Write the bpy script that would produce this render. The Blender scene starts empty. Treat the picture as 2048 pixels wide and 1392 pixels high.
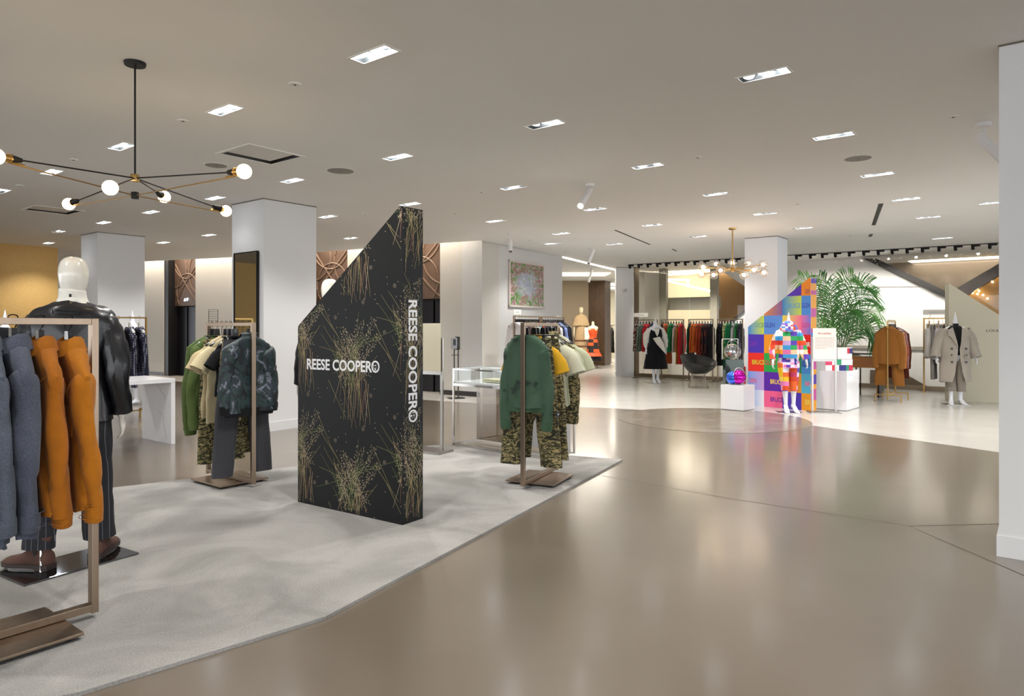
import bpy, bmesh, math, random
from mathutils import Vector, Matrix, noise
from mathutils.geometry import delaunay_2d_cdt
PI = math.pi
SC = bpy.context.scene
COL = SC.collection
random.seed(7)

# ---------------------------------------------------------------- camera, world, exposure
FPX, HX, HY, EYE, CEIL = 1380.0, 1024.0, 655.0, 1.40, 3.13
cam = bpy.data.cameras.new('camera')
cam.sensor_width = 36.0
cam.lens = FPX / 2048.0 * 36.0
cam.shift_y = -(696.0 - HY) / 2048.0
cam.clip_end = 200
camo = bpy.data.objects.new('camera', cam)
COL.objects.link(camo)
camo.location = (0, 0, EYE)
camo.rotation_euler = (PI / 2, 0, 0)
SC.camera = camo
SC.view_settings.view_transform = 'Standard'
SC.view_settings.look = 'None'
SC.view_settings.gamma = 1.0
SC.view_settings.use_curve_mapping = False
SC.view_settings.exposure = 1.25
w = bpy.data.worlds.new('world'); SC.world = w; w.use_nodes = True
w.node_tree.nodes['Background'].inputs[0].default_value = (0.93, 0.96, 1.0, 1)
w.node_tree.nodes['Background'].inputs[1].default_value = 1.85
SC.cycles.max_bounces = 6
SC.cycles.diffuse_bounces = 4
SC.cycles.glossy_bounces = 4
SC.cycles.transmission_bounces = 6
SC.cycles.transparent_max_bounces = 12
SC.cycles.caustics_reflective = False
SC.cycles.caustics_refractive = False
SC.cycles.sample_clamp_indirect = 4.0
SC.cycles.use_denoising = True
SPOT_W = 62.0          # power of one recessed ceiling lamp

# ---------------------------------------------------------------- measuring helpers (metres, camera looks along +Y)
AZ = math.radians(37.9)
U = Vector((math.sin(AZ), math.cos(AZ), 0))
V = Vector((-math.cos(AZ), math.sin(AZ), 0))
def FL(px, py):
    Y = EYE * FPX / (py - HY); return Vector(((px - HX) / FPX * Y, Y, 0))
def CE(px, py, z=None):
    z = CEIL if z is None else z
    Y = (z - EYE) * FPX / (HY - py); return Vector(((px - HX) / FPX * Y, Y, z))
def PT(px, py, Y):
    return Vector(((px - HX) / FPX * Y, Y, EYE + (HY - py) * Y / FPX))
def rad(d): return math.radians(d)

# ---------------------------------------------------------------- materials
def lin(c):
    if isinstance(c, str):
        c = c.lstrip('#'); c = [int(c[i:i + 2], 16) / 255 for i in (0, 2, 4)]
    return tuple((x / 12.92 if x <= 0.04045 else ((x + 0.055) / 1.055) ** 2.4) for x in c) + (1,)
MATS = {}
def base_mat(name):
    m = bpy.data.materials.new(name); m.use_nodes = True
    return m, m.node_tree, m.node_tree.nodes['Principled BSDF']
def mat(name, col, rough=0.6, metal=0.0, var=0.0, scale=8.0, bump=0.0, bscale=60.0, coat=0.0, sheen=0.0, spec=None, stretch=None):
    if name in MATS: return MATS[name]
    m, t, b = base_mat(name); N, L = t.nodes, t.links
    b.inputs['Roughness'].default_value = rough; b.inputs['Metallic'].default_value = metal
    b.inputs['Coat Weight'].default_value = coat; b.inputs['Sheen Weight'].default_value = sheen
    if spec is not None: b.inputs['Specular IOR Level'].default_value = spec
    c = lin(col); b.inputs['Base Color'].default_value = c
    co = N.new('ShaderNodeTexCoord'); vec = co.outputs['Object']
    if stretch:
        mp = N.new('ShaderNodeMapping'); mp.inputs['Scale'].default_value = stretch
        L.new(vec, mp.inputs[0]); vec = mp.outputs[0]
    if var:
        nz = N.new('ShaderNodeTexNoise'); nz.inputs['Scale'].default_value = scale; nz.inputs['Detail'].default_value = 5
        L.new(vec, nz.inputs['Vector'])
        r = N.new('ShaderNodeValToRGB')
        r.color_ramp.elements[0].position = 0.3; r.color_ramp.elements[1].position = 0.7
        r.color_ramp.elements[0].color = tuple(x * (1 - var) for x in c[:3]) + (1,)
        r.color_ramp.elements[1].color = tuple(min(1, x * (1 + var)) for x in c[:3]) + (1,)
        L.new(nz.outputs[0], r.inputs[0]); L.new(r.outputs[0], b.inputs['Base Color'])
    if bump:
        nb = N.new('ShaderNodeTexNoise'); nb.inputs['Scale'].default_value = bscale; nb.inputs['Detail'].default_value = 3
        L.new(vec, nb.inputs['Vector'])
        bp = N.new('ShaderNodeBump'); bp.inputs['Strength'].default_value = bump; bp.inputs['Distance'].default_value = 0.01
        L.new(nb.outputs[0], bp.inputs['Height']); L.new(bp.outputs[0], b.inputs['Normal'])
    MATS[name] = m
    return m
def ramp_mat(name, stops, tex='noise', scale=6.0, detail=6.0, distort=0.0, rough=0.85, stretch=(1, 1, 1), interp='CONSTANT', metal=0, rot=(0, 0, 0), sheen=0.0):
    """procedural print: noise through a colour ramp; stops = [(pos, hex), ...]"""
    if name in MATS: return MATS[name]
    m, t, b = base_mat(name); N, L = t.nodes, t.links
    b.inputs['Roughness'].default_value = rough; b.inputs['Metallic'].default_value = metal
    b.inputs['Sheen Weight'].default_value = sheen
    co = N.new('ShaderNodeTexCoord'); mp = N.new('ShaderNodeMapping')
    mp.inputs['Scale'].default_value = stretch; mp.inputs['Rotation'].default_value = rot
    L.new(co.outputs['Object'], mp.inputs[0])
    if tex == 'noise':
        n = N.new('ShaderNodeTexNoise'); n.inputs['Scale'].default_value = scale; n.inputs['Detail'].default_value = detail
        n.inputs['Distortion'].default_value = distort; out = n.outputs[0]
    elif tex == 'voronoi':
        n = N.new('ShaderNodeTexVoronoi'); n.inputs['Scale'].default_value = scale; out = n.outputs['Distance']
    elif tex == 'cells':
        n = N.new('ShaderNodeTexVoronoi'); n.inputs['Scale'].default_value = scale
        s = N.new('ShaderNodeSeparateColor'); L.new(n.outputs['Color'], s.inputs[0]); out = s.outputs[0]
    elif tex == 'wave':
        n = N.new('ShaderNodeTexWave'); n.inputs['Scale'].default_value = scale; n.inputs['Distortion'].default_value = distort
        n.inputs['Detail'].default_value = detail; out = n.outputs['Fac']
    L.new(mp.outputs[0], n.inputs['Vector'])
    r = N.new('ShaderNodeValToRGB'); r.color_ramp.interpolation = interp
    e = r.color_ramp.elements
    e[0].position, e[0].color = stops[0][0], lin(stops[0][1])
    e[1].position, e[1].color = stops[1][0], lin(stops[1][1])
    for p, c in stops[2:]:
        k = e.new(p); k.color = lin(c)
    L.new(out, r.inputs[0]); L.new(r.outputs[0], b.inputs['Base Color'])
    MATS[name] = m
    return m
def emit(name, col, strength):
    if name in MATS: return MATS[name]
    m, t, b = base_mat(name)
    b.inputs['Base Color'].default_value = lin(col)
    b.inputs['Emission Color'].default_value = lin(col); b.inputs['Emission Strength'].default_value = strength
    MATS[name] = m; return m
def glass(name, tint=(1, 1, 1), refl=0.12, alpha=0.1, rough=0.0, dark=None):
    """thin pane: mostly see-through with mirror reflection"""
    if name in MATS: return MATS[name]
    m = bpy.data.materials.new(name); m.use_nodes = True; t = m.node_tree; N, L = t.nodes, t.links
    N.clear(); o = N.new('ShaderNodeOutputMaterial'); tr = N.new('ShaderNodeBsdfTransparent'); tr.inputs[0].default_value = tuple(tint) + (1,)
    g = N.new('ShaderNodeBsdfGlossy'); g.inputs['Roughness'].default_value = rough
    mx = N.new('ShaderNodeMixShader'); lw = N.new('ShaderNodeLayerWeight'); lw.inputs[0].default_value = 0.35
    ma = N.new('ShaderNodeMath'); ma.operation = 'MULTIPLY_ADD'; ma.inputs[1].default_value = 0.15; ma.inputs[2].default_value = refl
    L.new(lw.outputs['Fresnel'], ma.inputs[0]); L.new(ma.outputs[0], mx.inputs[0])
    L.new(tr.outputs[0], mx.inputs[1]); L.new(g.outputs[0], mx.inputs[2]); L.new(mx.outputs[0], o.inputs[0])
    MATS[name] = m; return m

# ---------------------------------------------------------------- object helpers
def thing(name, label, cat, loc=(0, 0, 0), rz=0.0, group=None):
    o = bpy.data.objects.new(name, None); COL.objects.link(o)
    o.empty_display_size = 0.1
    o.location = loc; o.rotation_euler = (0, 0, rz)
    o['label'] = label; o['category'] = cat
    if group: o['group'] = group
    return o
def tag(o, label, cat, group=None):
    o['label'] = label; o['category'] = cat
    if group: o['group'] = group
    return o
def build(name, bm, m, parent=None, smooth=True, angle=40, label=None, loc=None, rz=None):
    me = bpy.data.meshes.new(name)
    bm.normal_update()
    bm.to_mesh(me); bm.free()
    if isinstance(m, (list, tuple)):
        for x in m: me.materials.append(x)
    elif m: me.materials.append(m)
    if smooth:
        me.polygons.foreach_set('use_smooth', [True] * len(me.polygons))
        try: me.set_sharp_from_angle(angle=math.radians(angle))
        except Exception: pass
    o = bpy.data.objects.new(name, me); COL.objects.link(o)
    if parent is not None: o.parent = parent
    if loc is not None: o.location = loc
    if rz is not None: o.rotation_euler = (0, 0, rz)
    if label: o['label'] = label
    return o
def struct(name, bm, m, parent=None, smooth=False, label=None):
    o = build(name, bm, m, parent, smooth=smooth)
    if parent is None: o['kind'] = 'structure'
    if label: o['label'] = label
    return o
def box(bm, c, s, rz=0.0, mi=0, M=None, bev=0.0):
    """box centred at c with sizes s"""
    t = bmesh.new() if bev else bm
    r = bmesh.ops.create_cube(t, size=1.0)
    vs = r['verts']
    bmesh.ops.scale(t, vec=s, verts=vs)
    if bev: bmesh.ops.bevel(t, geom=t.edges[:], offset=bev, segments=2, affect='EDGES', profile=0.6)
    vv = t.verts[:] if bev else vs
    X = Matrix.Translation(c) @ Matrix.Rotation(rz, 4, 'Z')
    if M is not None: X = M @ X
    bmesh.ops.transform(t, matrix=X, verts=vv)
    if bev:
        for f in t.faces: f.material_index = mi
        me = bpy.data.meshes.new('t'); t.to_mesh(me); t.free(); bm.from_mesh(me); bpy.data.meshes.remove(me)
    elif mi:
        for f in {f for v in vs for f in v.link_faces}: f.material_index = mi
def loft(bm, rings, cap0=False, cap1=False, loop=True, mi=0):
    vr = [[bm.verts.new(p) for p in r] for r in rings]
    n = len(vr[0])
    for a, b in zip(vr, vr[1:]):
        for i in range(n if loop else n - 1):
            j = (i + 1) % n
            f = bm.faces.new((a[i], a[j], b[j], b[i])); f.material_index = mi
    if cap0:
        f = bm.faces.new(list(reversed(vr[0]))); f.material_index = mi
    if cap1:
        f = bm.faces.new(vr[-1]); f.material_index = mi
    return vr
def frame_at(d, up=Vector((0, 0, 1))):
    d = d.normalized()
    if abs(d.dot(up)) > 0.98: up = Vector((0, 1, 0))
    x = up.cross(d).normalized(); return x, d.cross(x).normalized()
def tube(bm, pts, r, n=10, caps=True, up=Vector((0, 0, 1)), mi=0):
    """pts: list of points; r: one radius, list of radii, or list of (rx, ry)"""
    pts = [Vector(p) for p in pts]; rings = []
    if isinstance(r, (int, float)): r = [r] * len(pts)
    for i, p in enumerate(pts):
        a = pts[max(0, i - 1)]; b = pts[min(len(pts) - 1, i + 1)]
        d = b - a
        if d.length < 1e-9: d = Vector((0, 0, 1))
        x, y = frame_at(d, up)
        rr = r[i] if isinstance(r[i], (tuple, list)) else (r[i], r[i])
        rings.append([p + x * rr[0] * math.cos(2 * PI * k / n) + y * rr[1] * math.sin(2 * PI * k / n) for k in range(n)])
    loft(bm, rings, caps, caps, mi=mi)
def bar(bm, a, b, w=0.02, h=None, mi=0):
    """square bar from a to b"""
    a, b = Vector(a), Vector(b); h = h or w
    x, y = frame_at(b - a)
    rings = [[p + x * sx * w / 2 + y * sy * h / 2 for sx, sy in ((-1, -1), (1, -1), (1, 1), (-1, 1))] for p in (a, b)]
    loft(bm, rings, True, True, mi=mi)
def prism(bm, poly, vec, mi=0):
    """poly: list of 3D points, extruded by vec"""
    poly = [Vector(p) for p in poly]; vec = Vector(vec)
    loft(bm, [poly, [p + vec for p in poly]], True, True, mi=mi)
def lathe(bm, prof, n=24, c=(0, 0, 0), M=None, mi=0):
    """prof: [(r, z)]"""
    c = Vector(c); rings = []
    for r, z in prof:
        ring = [Vector((r * math.cos(2 * PI * k / n), r * math.sin(2 * PI * k / n), z)) for k in range(n)]
        rings.append([((M @ p) if M is not None else p) + c for p in ring])
    loft(bm, rings, True, True, mi=mi)
def sphere(bm, c, r, seg=20, M=None, s=(1, 1, 1), mi=0):
    X = Matrix.Translation(c) @ (M or Matrix.Identity(4)) @ Matrix.Diagonal((s[0] * r, s[1] * r, s[2] * r, 1))
    q = bmesh.ops.create_uvsphere(bm, u_segments=seg, v_segments=max(6, seg * 2 // 3), radius=1.0, matrix=X)
    if mi:
        for f in {f for v in q['verts'] for f in v.link_faces}: f.material_index = mi
def BM(): return bmesh.new()
def smooth_pts(pts, n=8):
    """Catmull-Rom through pts"""
    P = [Vector(p) for p in pts]; P = [P[0] * 2 - P[1]] + P + [P[-1] * 2 - P[-2]]
    out = []
    for i in range(1, len(P) - 2):
        for k in range(n):
            t = k / n; a, b, c, d = P[i - 1], P[i], P[i + 1], P[i + 2]
            out.append(0.5 * ((2 * b) + (c - a) * t + (2 * a - 5 * b + 4 * c - d) * t * t + (3 * b - a - 3 * c + d) * t ** 3))
    out.append(P[-2]); return out
def lerp(a, b, t): return a + (b - a) * t
def interp(tab, x):
    """piecewise-linear table [(x, y)], y may be a tuple"""
    if x <= tab[0][0]: return tab[0][1]
    for (a, ya), (b, yb) in zip(tab, tab[1:]):
        if x <= b:
            t = (x - a) / (b - a); t = t * t * (3 - 2 * t)
            return tuple(lerp(p, q, t) for p, q in zip(ya, yb)) if isinstance(ya, tuple) else lerp(ya, yb, t)
    return tab[-1][1]
def text(name, s, m, origin, xdir, updir, width=None, height=None, parent=None, bold=0.0, align='LEFT', extr=0.002, rotate90=False):
    """lettering standing on a surface; origin in the parent's frame"""
    cu = bpy.data.curves.new(name, 'FONT'); cu.body = s; cu.size = 1.0; cu.offset = bold; cu.extrude = extr
    cu.align_x = align; cu.resolution_u = 3
    cu.materials.append(m)
    o = bpy.data.objects.new(name, cu); COL.objects.link(o)
    bpy.context.view_layer.update()
    d = o.dimensions
    sx = (width / d.x) if width else None
    sy = (height / 0.73) if height else None
    if sx is None: sx = sy
    if sy is None: sy = sx
    x = Vector(xdir).normalized(); y = Vector(updir).normalized(); z = x.cross(y)
    R = Matrix((x, y, z)).transposed().to_4x4()
    dg = bpy.context.evaluated_depsgraph_get()
    me = bpy.data.meshes.new_from_object(o.evaluated_get(dg)); bpy.data.objects.remove(o); bpy.data.curves.remove(cu)
    me.transform(Matrix.Translation(origin) @ R @ Matrix.Diagonal((sx, sy, 1, 1)))
    if not me.materials: me.materials.append(m)
    o = bpy.data.objects.new(name, me); COL.objects.link(o)
    if parent is not None: o.parent = parent
    return o
# ---------------------------------------------------------------- common materials
M_ceil = mat('ceiling_paint', '#efefed', 0.75, var=0.02, scale=0.6)
M_wall = mat('wall_paint', '#d6d6d6', 0.7, var=0.02, scale=1.2)
M_linen = mat('linen_wall', '#c8c5be', 0.8, var=0.05, scale=14, stretch=(1, 1, 12))
M_chrome = mat('chrome', '#c8c6c2', 0.12, 1.0)
M_mirror = mat('mirror', '#c9cbc6', 0.03, 1.0)
M_bronze = mat('brushed_bronze', '#9a8876', 0.34, 1.0, var=0.06, scale=30, stretch=(1, 1, 0.05))
M_brass = mat('satin_brass', '#b5935a', 0.28, 1.0)
M_black = mat('black_metal', '#0c0908', 0.5, spec=.3)
M_blackp = mat('black_plastic', '#0c0c0e', 0.35)
M_white = mat('white_lacquer', '#eceef2', 0.25, coat=0.3)
M_steel = mat('brushed_steel', '#a9a5a0', 0.3, 1.0, var=0.08, scale=40, stretch=(1, 1, 0.05))
M_glass = glass('clear_glass', (0.93, 0.95, 0.94), 0.03)
M_sglass = glass('shopfront_glass', (0.96, 0.95, 0.93), 0.012)

# ---------------------------------------------------------------- floor
def floor_mat():
    m, t, b = base_mat('polished_concrete'); N, L = t.nodes, t.links
    co = N.new('ShaderNodeTexCoord')
    n1 = N.new('ShaderNodeTexNoise'); n1.inputs['Scale'].default_value = 0.55; n1.inputs['Detail'].default_value = 6
    n2 = N.new('ShaderNodeTexNoise'); n2.inputs['Scale'].default_value = 18; n2.inputs['Detail'].default_value = 4
    L.new(co.outputs['Object'], n1.inputs['Vector']); L.new(co.outputs['Object'], n2.inputs['Vector'])
    r = N.new('ShaderNodeValToRGB'); r.color_ramp.elements[0].color = lin('#63584b'); r.color_ramp.elements[1].color = lin('#70665a')
    r.color_ramp.elements[0].position = .35; r.color_ramp.elements[1].position = .65
    L.new(n1.outputs[0], r.inputs[0])
    mx = N.new('ShaderNodeMix'); mx.data_type = 'RGBA'; mx.blend_type = 'MULTIPLY'; mx.inputs[0].default_value = 0.0
    r2 = N.new('ShaderNodeValToRGB'); r2.color_ramp.elements[0].position = .35; r2.color_ramp.elements[1].position = .6
    r2.color_ramp.elements[0].color = (.55, .52, .48, 1)
    L.new(n2.outputs[0], r2.inputs[0]); L.new(r.outputs[0], mx.inputs[6]); L.new(r2.outputs[0], mx.inputs[7])
    L.new(mx.outputs[2], b.inputs['Base Color'])
    b.inputs['Roughness'].default_value = 0.3
    b.inputs['Coat Weight'].default_value = 0.7; b.inputs['Coat Roughness'].default_value = 0.15
    b.inputs['Specular IOR Level'].default_value = 0.6
    bp = N.new('ShaderNodeBump'); bp.inputs['Strength'].default_value = 0.05; bp.inputs['Distance'].default_value = 0.01
    n3 = N.new('ShaderNodeTexNoise'); n3.inputs['Scale'].default_value = 4; n3.inputs['Detail'].default_value = 0; L.new(co.outputs['Object'], n3.inputs['Vector'])
    L.new(n3.outputs[0], bp.inputs['Height']); L.new(bp.outputs[0], b.inputs['Normal'])
    return m
bm = BM(); box(bm, (0, 14, -0.06), (64, 52, 0.12)); struct('floor', bm, floor_mat())
# pale terrazzo beyond the curve
M_terr = mat('pale_terrazzo', '#c6c3be', 0.2, var=0.06, scale=1.5, spec=0.7)
edge = [(-14, 21.6), (-8, 17.5), (-5, 15.4), (-1, 12.95), (0.2, 12.4), (1.30, 12.07), (1.9, 11.85), (2.6, 11.5), (3.3, 11.0),
        (3.85, 10.5), (4.3, 9.8), (4.85, 8.8), (5.45, 7.73), (6.2, 6.0), (7.6, 4.0)]
poly = [(x, y, 0.0) for x, y in smooth_pts([(a, b, 0) for a, b in edge], 4) for _ in (0,)] if False else [tuple(p) for p in smooth_pts([(a, b, 0) for a, b in edge], 4)]
poly += [(22, 4.0, 0), (22, 38, 0), (-14, 38, 0)]
bm = BM(); prism(bm, [(p[0], p[1], -0.01) for p in poly], (0, 0, 0.013)); struct('floor_terrazzo', bm, M_terr)
# round inlay
M_inlay = ramp_mat('stone_inlay', [(0.0, '#6b6255'), (0.5, '#786e62'), (0.62, '#857e75'), (0.75, '#7b7369')], scale=1.6, detail=8, distort=1.5, rough=0.2, interp='LINEAR')
bm = BM(); lathe(bm, [(1.42, -0.01), (1.42, 0.0045)], 64, (3.05, 10.55, 0)); struct('floor_inlay', bm, M_inlay)
# thin joints in the concrete
M_joint = mat('joint_sealant', '#5d5348', 0.6)
def joint(n, pts):
    bm = BM()
    for a, b in zip(pts, pts[1:]):
        a = FL(*a); b = FL(*b); d = (b - a).normalized(); q = Vector((-d.y, d.x, 0)) * 0.004
        bm.faces.new([bm.verts.new(p + Vector((0, 0, 0.0012))) for p in (a - q, a + q, b + q, b - q)])
    struct('trim_%d' % n, bm, M_joint)
joint(1, [(1190, 949), (1459, 997), (1818, 1052), (2046, 1150), (2400, 1300)])
joint(2, [(1818, 1052), (1998, 1048), (2200, 1044)])
joint(3, [(1700, 890), (1998, 852)]); joint(4, [(1560, 820), (1900, 880)])
# carpet
def carpet_mat():
    m, t, b = base_mat('grey_carpet'); N, L = t.nodes, t.links
    co = N.new('ShaderNodeTexCoord')
    n1 = N.new('ShaderNodeTexNoise'); n1.inputs['Scale'].default_value = 1.4; n1.inputs['Detail'].default_value = 7; n1.inputs['Distortion'].default_value = 1.2
    n2 = N.new('ShaderNodeTexNoise'); n2.inputs['Scale'].default_value = 130; n2.inputs['Detail'].default_value = 3
    L.new(co.outputs['Object'], n1.inputs['Vector']); L.new(co.outputs['Object'], n2.inputs['Vector'])
    r = N.new('ShaderNodeValToRGB'); r.color_ramp.elements[0].color = lin('#8b8a87'); r.color_ramp.elements[1].color = lin('#a2a09d')
    r.color_ramp.elements[0].position = .38; r.color_ramp.elements[1].position = .6
    r2 = N.new('ShaderNodeValToRGB'); r2.color_ramp.elements[0].color = (.55, .54, .5, 1); r2.color_ramp.elements[0].position = .3; r2.color_ramp.elements[1].position = .62
    mx = N.new('ShaderNodeMix'); mx.data_type = 'RGBA'; mx.blend_type = 'MULTIPLY'; mx.inputs[0].default_value = 0.55
    L.new(n1.outputs[0], r.inputs[0]); L.new(n2.outputs[0], r2.inputs[0]); L.new(r.outputs[0], mx.inputs[6]); L.new(r2.outputs[0], mx.inputs[7])
    L.new(mx.outputs[2], b.inputs['Base Color']); b.inputs['Roughness'].default_value = 0.95; b.inputs['Specular IOR Level'].default_value = 0.1
    bp = N.new('ShaderNodeBump'); bp.inputs['Strength'].default_value = 0.6; bp.inputs['Distance'].default_value = 0.008
    L.new(n2.outputs[0], bp.inputs['Height']); L.new(bp.outputs[0], b.inputs['Normal'])
    return m
CT = 0.016   # carpet thickness
cp = [FL(1245, 922), FL(650, 1240), FL(160, 1392), Vector((-4.6, 1.2, 0)), Vector((-7, 2.6, 0)), Vector((-7.6, 5.6, 0)), FL(0, 1005), FL(592, 936), FL(800, 897), FL(880, 893)]
bm = BM(); prism(bm, [(p.x, p.y, 0.0) for p in cp], (0, 0, CT))
tag(build('carpet', bm, carpet_mat(), smooth=False), 'large pale grey cut-corner carpet lying on the polished floor under the racks', 'carpet')

# ---------------------------------------------------------------- ceiling with recesses
RECT = []   # (centre, half along V, half along U)
FIX = [(748, 109), (450, 220), (243, 293), (103, 344), (2, 382), (585, 361), (795, 314), (1090, 249), (1528, 150), (1667, 272),
       (1295, 332), (1026, 375), (1755, 349), (1433, 388), (1190, 418), (820, 408), (656, 433), (991, 442), (1812, 398), (1530, 427),
       (1304, 450), (1122, 467), (1857, 434), (1604, 456), (1987, 405), (1395, 473), (1229, 488), (1885, 476),
       (430, 396), (302, 424), (207, 445), (117, 463), (418, 470), (327, 485), (702, 476), (1104, 487), (97, 486)]
FIXW = []
for p in FIX: FIXW.append(CE(*p))
n_seen = len(FIXW)
for q in [(-3.4, 2.6), (-0.6, 2.2), (2.2, 2.2), (-1.9, 0.6), (1.0, 0.4), (-3.8, 0.2), (3.6, 1.6), (5.6, 4.2), (-5.6, 3.4), (6.6, 6.4), (-8.2, 6.8), (8.6, 9.0)]:
    FIXW.append(Vector((q[0], q[1], CEIL)))
for c in FIXW: RECT.append((c, 0.165, 0.058))
VENT = [((499, 288.6), (608.5, 313), (543, 329), (436, 306)), ((80, 411), (165, 422), (132, 431), (46, 417))]
VW = []
for q in VENT:
    cs = [CE(*a) for a in q]; c = sum(cs, Vector()) / 4; VW.append(c); RECT.append((c, 0.27, 0.29))
cedge = [Vector((-40, 32, 0)), Vector((-9.64, 18.08, 0)), Vector((-6.9, 17.0, 0)), Vector((-4.53, 15.9, 0)), Vector((-1.89, 14.35, 0)), Vector((-0.62, 13.72, 0)), Vector((1.2, 16.7, 0))]
SLOT = [((1230, 460), (1300, 489), .035), ((1345, 498), (1353, 502), .035), ((1762, 407), (1747, 450), .06), ((1742.5, 468), (1740, 473), .06)]
outer = cedge + [Vector((1.0, 40, 0)), Vector((24, 40, 0)), Vector((24, -6, 0)), Vector((-24, -6, 0))]
verts = [(p.x, p.y) for p in outer]; edges = [(i, (i + 1) % len(outer)) for i in range(len(outer))]
holes = []
for c, hv, hu in RECT:
    q = [c + V * sv * hv + U * su * hu for sv, su in ((-1, -1), (1, -1), (1, 1), (-1, 1))]
    b0 = len(verts); verts += [(p.x, p.y) for p in q]; edges += [(b0 + i, b0 + (i + 1) % 4) for i in range(4)]
    holes.append((c, hv, hu))
vo, eo, fo, *_ = delaunay_2d_cdt([Vector(v) for v in verts], edges, [], 1, 1e-5)
bm = BM(); vv = [bm.verts.new((p[0], p[1], CEIL)) for p in vo]
def inpoly(x, y, P):
    r = False
    for i in range(len(P)):
        a, b = P[i], P[i - 1]
        if (a.y > y) != (b.y > y) and x < (b.x - a.x) * (y - a.y) / (b.y - a.y) + a.x: r = not r
    return r
for f in fo:
    c = sum((Vector((vo[i][0], vo[i][1], 0)) for i in f), Vector()) / len(f)
    if not inpoly(c.x, c.y, outer): continue
    if any(abs((c - Vector((h.x, h.y, 0))).dot(V)) < hv and abs((c - Vector((h.x, h.y, 0))).dot(U)) < hu for h, hv, hu in holes): continue
    bm.faces.new([vv[i] for i in reversed(f)])
bmesh.ops.recalc_face_normals(bm, faces=bm.faces[:])
struct('ceiling', bm, M_ceil)
bm = BM(); box(bm, (0, 14, CEIL + 0.75), (64, 52, 0.1)); struct('ceiling_upper', bm, M_ceil)

# ---------------------------------------------------------------- recessed multi-lamp fixtures
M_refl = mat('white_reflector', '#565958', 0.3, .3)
M_lamp = emit('lamp_lens', '#f4f8ff', 13.0)
M_lampoff = emit('lamp_lens_side', '#f4f8ff', 1.0)
M_trim = mat('white_trim', '#e9e8e4', 0.6)
def frame_bm(hv, hu, t, z0, z1):
    b = BM()
    for (ax, ay, bx, by) in ((-hv, -hu, hv, -hu + t), (-hv, hu - t, hv, hu), (-hv, -hu + t, -hv + t, hu - t), (hv - t, -hu + t, hv, hu - t)):
        box(b, ((ax + bx) / 2, (ay + by) / 2, (z0 + z1) / 2), (abs(bx - ax), abs(by - ay), abs(z1 - z0)))
    return b
trim_me = recess_me = lens_me = None
def make_fixture(c, label, on, seen, power, warm=0.0):
    global trim_me, recess_me, lens_me
    rz = math.atan2(V.y, V.x)
    t = thing('recessed_ceiling_light', label, 'ceiling light', c, rz, 'recessed lamps in the shop ceiling')
    if trim_me is None:
        o = build('trim_frame', frame_bm(0.178, 0.071, 0.014, -0.004, 0.0), M_trim, t, smooth=False); trim_me = o.data
        b = BM()
        hv, hu, d = 0.165, 0.058, 0.10
        q0 = [Vector(p) for p in ((-hv, -hu, 0), (hv, -hu, 0), (hv, hu, 0), (-hv, hu, 0))]
        q1 = [Vector((p.x * .90, p.y * .7, d)) for p in q0]
        loft(b, [q0, q1], False, True)
        for sx in (-0.055, 0.055): box(b, (sx, 0, 0.065), (0.004, 0.1, 0.07))
        o = build('reflector_box', b, M_refl, t, smooth=False); recess_me = o.data
        b = BM(); lathe(b, [(0.0, 0.0), (0.038, 0.0), (0.042, 0.012), (0.036, 0.03), (0.0, 0.034)], 18)
        lens_me = bpy.data.meshes.new('lamp'); b.to_mesh(lens_me); b.free(); lens_me.materials.append(None)
    else:
        for nm, me in (('trim_frame', trim_me), ('reflector_box', recess_me)):
            o = bpy.data.objects.new(nm, me); COL.objects.link(o); o.parent = t
    for k in range(3):
        o = bpy.data.objects.new('lamp', lens_me); COL.objects.link(o); o.parent = t
        o.location = (-0.108 + 0.108 * k, 0, 0.014)
        o.material_slots[0].link = 'OBJECT'
        o.material_slots[0].material = M_lamp if k in on else M_lampoff
        random.seed(int(c.x * 100) + k)
        o.rotation_euler = (random.uniform(-.5, .5), random.uniform(-.4, .4), 0)
    for cx_, cy_ in ((-3.32, 9.22), (-7.48, 12.46), (2.985, 4.23), (5.2, 13.0)):
        if (c - Vector((cx_, cy_, CEIL))).length < (.95 if cx_ < 2.9 else 1.5): power *= .06; break
    ld = bpy.data.lights.new('downlight', 'SPOT'); ld.energy = power; ld.spot_size = rad(118); ld.spot_blend = 0.75
    ld.shadow_soft_size = 0.05; ld.color = (1.0, 0.985 - warm * .05, 0.965 - warm * .14)
    lo = bpy.data.objects.new('downlight', ld); COL.objects.link(lo); lo.parent = t; lo.location = (0, 0, -0.02)
    return t
def fx_label(p):
    x, y = p
    side = 'far left' if x < 260 else 'left' if x < 700 else 'middle' if x < 1250 else 'right' if x < 1700 else 'far right'
    deep = 'near' if y < 300 else 'mid-depth' if y < 400 else 'far'
    return side, deep
cnt = {}
NTH = ['nearest', 'second nearest', 'third nearest', 'fourth nearest', 'fifth nearest', 'sixth nearest', 'seventh nearest', 'eighth nearest', 'ninth nearest', 'tenth nearest', 'eleventh nearest', 'twelfth nearest']
order = sorted(range(n_seen), key=lambda i: FIX[i][1])
for i in order:
    s, d = fx_label(FIX[i]); k = cnt.get(s, 0); cnt[s] = k + 1
    make_fixture(FIXW[i], 'recessed white three-lamp ceiling light, %s in the %s of the ceiling' % (NTH[k], s),
                 random.Random(i).sample(range(3), 2) if i % 3 else (0, 1, 2), True, SPOT_W, 0.4 if FIX[i][0] > 900 else 0.1)
for i in range(n_seen, len(FIXW)):
    t = make_fixture(FIXW[i], 'recessed white three-lamp ceiling light above the camera side of the shop', (0, 1), False, SPOT_W * 0.95, 0.3)

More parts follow.
